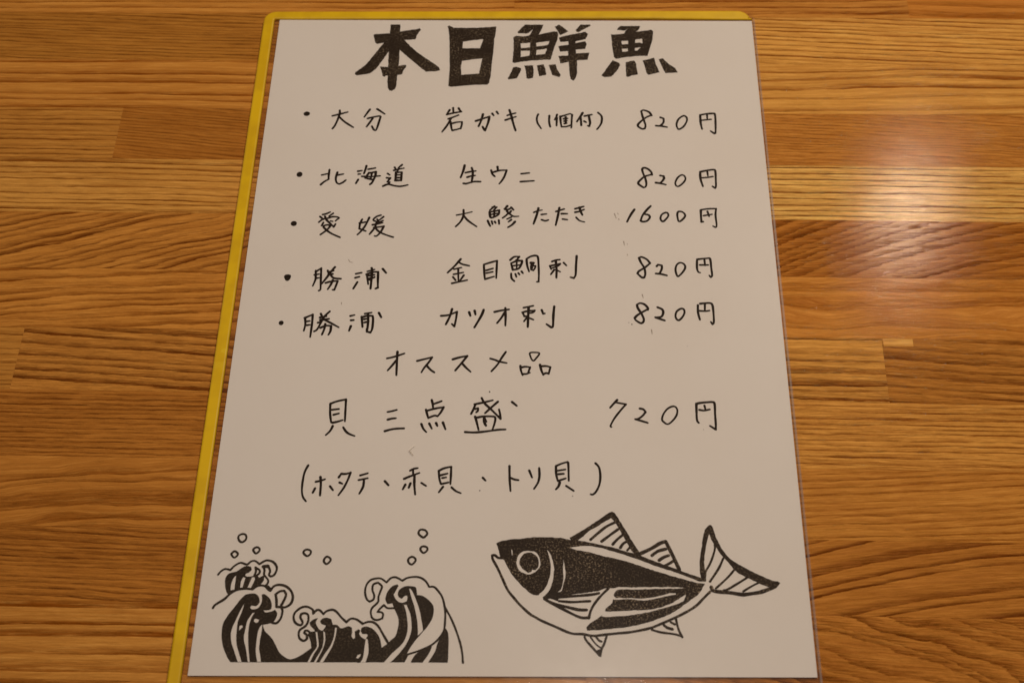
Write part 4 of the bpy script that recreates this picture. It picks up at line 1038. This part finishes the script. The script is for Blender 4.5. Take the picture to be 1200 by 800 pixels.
def ink_mesh(name, shapes, mat, parent, z, label=None):
    vs, es = [], []
    bb = []
    for P, white in shapes:
        k = len(vs)
        vs.extend(Vector(p) for p in P)
        es.extend((k + i, k + (i + 1) % len(P)) for i in range(len(P)))
        xs = [p[0] for p in P]; ys = [p[1] for p in P]
        bb.append((min(xs), max(xs), min(ys), max(ys)))
    v, e, f, *_ = geometry.delaunay_2d_cdt(vs, es, [], 0, 1e-5)
    keep = []
    for t in f:
        x = sum(v[i][0] for i in t) / len(t); y = sum(v[i][1] for i in t) / len(t)
        on = False
        for (P, white), b in zip(shapes, bb):
            if on == (not white): continue
            if b[0] <= x <= b[1] and b[2] <= y <= b[3] and wind(P, x, y): on = not white
        if on: keep.append(t)
    used = sorted({i for t in keep for i in t}); idx = {i: j for j, i in enumerate(used)}
    fs = []
    for t in keep:
        a = sum((v[t[i]][0] * v[t[(i + 1) % len(t)]][1] - v[t[(i + 1) % len(t)]][0] * v[t[i]][1]) for i in range(len(t)))
        tt = [idx[i] for i in t]
        fs.append(tt if a > 0 else tt[::-1])
    cx = sum(v[i][0] for i in used) / len(used); cy = sum(v[i][1] for i in used) / len(used)
    o = link_mesh(name, [((v[i][0] - cx) * MM, (v[i][1] - cy) * MM, 0) for i in used], fs, mat, parent, (cx * MM, cy * MM, z * MM))
    if label: o['label'] = label
    return o
def parse():
    items = []
    for ln in INK.strip().splitlines():
        if ln[0] == '@':
            nm, lab = ln[2:].split('|')
            if nm == 'wave_print' and items and items[-1][0] == nm: continue
            items.append((nm, lab, [])); continue
        tk = ln.split(); k = tk[0]
        pp = lambda ts: [tuple(map(float, t.split(','))) for t in ts]
        if items[-1][0] == 'pen_smudge' and items[-1][2]: items.append(('pen_smudge', '', []))
        S = items[-1][2]; nm = items[-1][0]
        printed = nm in ('wave_print', 'fish_print', 'heading_character')
        if k in 'ST':
            w = float(tk[1]); P = pp(tk[2:])
            w *= 1.32 if nm in ('wave_print', 'fish_print') else PENW
            runs = [[P[0]]]
            for i in range(1, len(P)):
                runs[-1].append(P[i])
                if i < len(P) - 1 and turn(P[i - 1], P[i], P[i + 1]) > 62: runs.append([P[i]])
            for rn in runs: S.append((capsule(catmull(rn), w, taper=not printed), False))
        elif k == 'C':
            w = float(tk[1]); P = catmull(pp(tk[2:]), True)
            S.append((capsule(P, w * (1.22 if nm == 'bubble' else 0.98), closed=True), False))
        elif k == 'E':
            (cx, cy), (rx, ry) = pp(tk[1:])
            S.append(([(cx + rx * math.cos(a * math.pi / 8), cy + ry * math.sin(a * math.pi / 8)) for a in range(16)], False))
        elif k in 'PW':
            P = pp(tk[1:])
            P = P if nm == 'heading_character' else smooth_poly(P)
            P = grow(P, 0.11 if k == 'P' else -0.09)      # ink spreads a little into the paper
            S.append((rough_edge(P, 0.095 if nm != 'wave_print' else 0.035, 0.7), k == 'W'))
    return items
PENW = 1.10
labels = {'fish_print': 'printed fish with striped fins facing left', 'wave_print': 'printed curling wave crests'}
for nm, lab, shapes in parse():
    mat = {'heading_character': M_toner, 'fish_print': M_toner, 'wave_print': M_wave, 'bubble': M_wave, 'pen_smudge': M_smudge}.get(nm, M_pen)
    L = labels.get(nm) or (('thick printed character ' if nm == 'heading_character' else 'handwritten ') + lab if lab else None)
    ink_mesh(nm, shapes, mat, sheet, ZP + 0.03, L)

# ------------------------------------------------------------------ clear card case round the sheet
case = empty('card_case', (0, 0, 0))
tag(case, 'clear vinyl card case with a yellow edging strip, holding the paper menu', 'card case')
grid_sheet('back_film', -110.3, 105.95, -155, 151.8, 0.20, 0.42, M_film, case, rc=3.0)
grid_sheet('front_film', -110.3, 105.95, -155, 151.8, 1.05, 1.25, M_film, case, rc=3.0)
grid_sheet('welded_edge', 105.45, 106.2, -154, 148.0, 0.15, 1.30, M_weld, case, rc=0.3)
def strip():
    # outline, anticlockwise, mm
    out = []
    def arc(cx, cy, r, a0, a1, n=8):
        for i in range(n + 1):
            a = math.radians(a0 + (a1 - a0) * i / n); out.append((cx + r * math.cos(a), cy + r * math.sin(a)))
    x0, xi, yt, yi, xr = -111.55, -106.85, 152.95, 148.55, 105.2
    out.append((x0, -155.0)); out.append((xi, -155.0))
    out.append((xi, yi - 0.5)); out.append((xi + 0.5, yi))
    out.append((60, yi - 0.25)); out.append((xr, yi - 0.75))
    arc(xr - 6.5, yt - 5.6 - 0.2, 5.6, 12, 90)
    out.append((0, yt - 0.1))
    arc(x0 + 5.5, yt - 5.5, 5.5, 90, 180)
    n = len(out)
    def inset(d):
        res = []
        for i in range(n):
            a, b, c = out[i - 1], out[i], out[(i + 1) % n]
            u = Vector((b[0] - a[0], b[1] - a[1])).normalized(); v = Vector((c[0] - b[0], c[1] - b[1])).normalized()
            nn = (Vector((-u.y, u.x)) + Vector((-v.y, v.x)))
            nn = nn / max(0.4, nn.length) if nn.length > 1e-6 else Vector((0, 0))
            k = 1 / max(0.5, nn.dot(Vector((-u.y, u.x))))
            res.append((b[0] + nn.x * d * k, b[1] + nn.y * d * k))
        return res
    lv = [(0.0, 0.02), (0.0, 1.0), (0.12, 1.35), (0.35, 1.55), (0.8, 1.66)]
    vs = []
    for d, z in lv:
        vs += [(x * MM, y * MM, z * MM) for x, y in inset(d)]
    fs = []
    for k in range(len(lv) - 1):
        for i in range(n):
            j = (i + 1) % n
            fs.append((k * n + i, k * n + j, (k + 1) * n + j, (k + 1) * n + i))
    top = len(lv) - 1
    tris = geometry.tessellate_polygon([[Vector((vs[top * n + i][0], vs[top * n + i][1], 0)) for i in range(n)]])
    for t in tris:
        a, b, c = [Vector(vs[top * n + i]) for i in t]
        fs.append(tuple(top * n + i for i in (t if (b - a).cross(c - a).z > 0 else t[::-1])))
        fs.append(tuple(i for i in (t[::-1] if (b - a).cross(c - a).z > 0 else t)))
    o = link_mesh('edge_strip', vs, fs, M_strip, case)
    for p in o.data.polygons[:(len(lv) - 1) * n]: p.use_smooth = True
    return o
strip()['label'] = 'yellow edging strip along the left and top'
# nick in the film under the big 盛: pale arm, its shadow painted as a dark arm
def scratch(lines, mat, label):
    sh = [(capsule(catmull(P), w), False) for w, P in lines]
    return ink_mesh('film_scratch_and_shade', sh, mat, case, 1.262, label)
M_nick = ink_mat('nicked_vinyl', 900.0, 0.4, 0.7, (0.88, 0.84, 0.76), (0.80, 0.75, 0.66))
M_nick_shadow = ink_mat('nick_shadow', 900.0, 0.4, 0.7, (0.50, 0.45, 0.38), (0.62, 0.57, 0.50))  # dark tone stands in for the shadow beside the nick
scratch([(0.32, [(-35.1, -65.2), (-34.4, -64.4), (-33.2, -63.3)])], M_nick, 'pale nick in the film')
scratch([(0.28, [(-35.1, -65.5), (-34.4, -66.4), (-33.6, -67.3)])], M_nick_shadow, 'shadow of the nick, painted dark on the film')
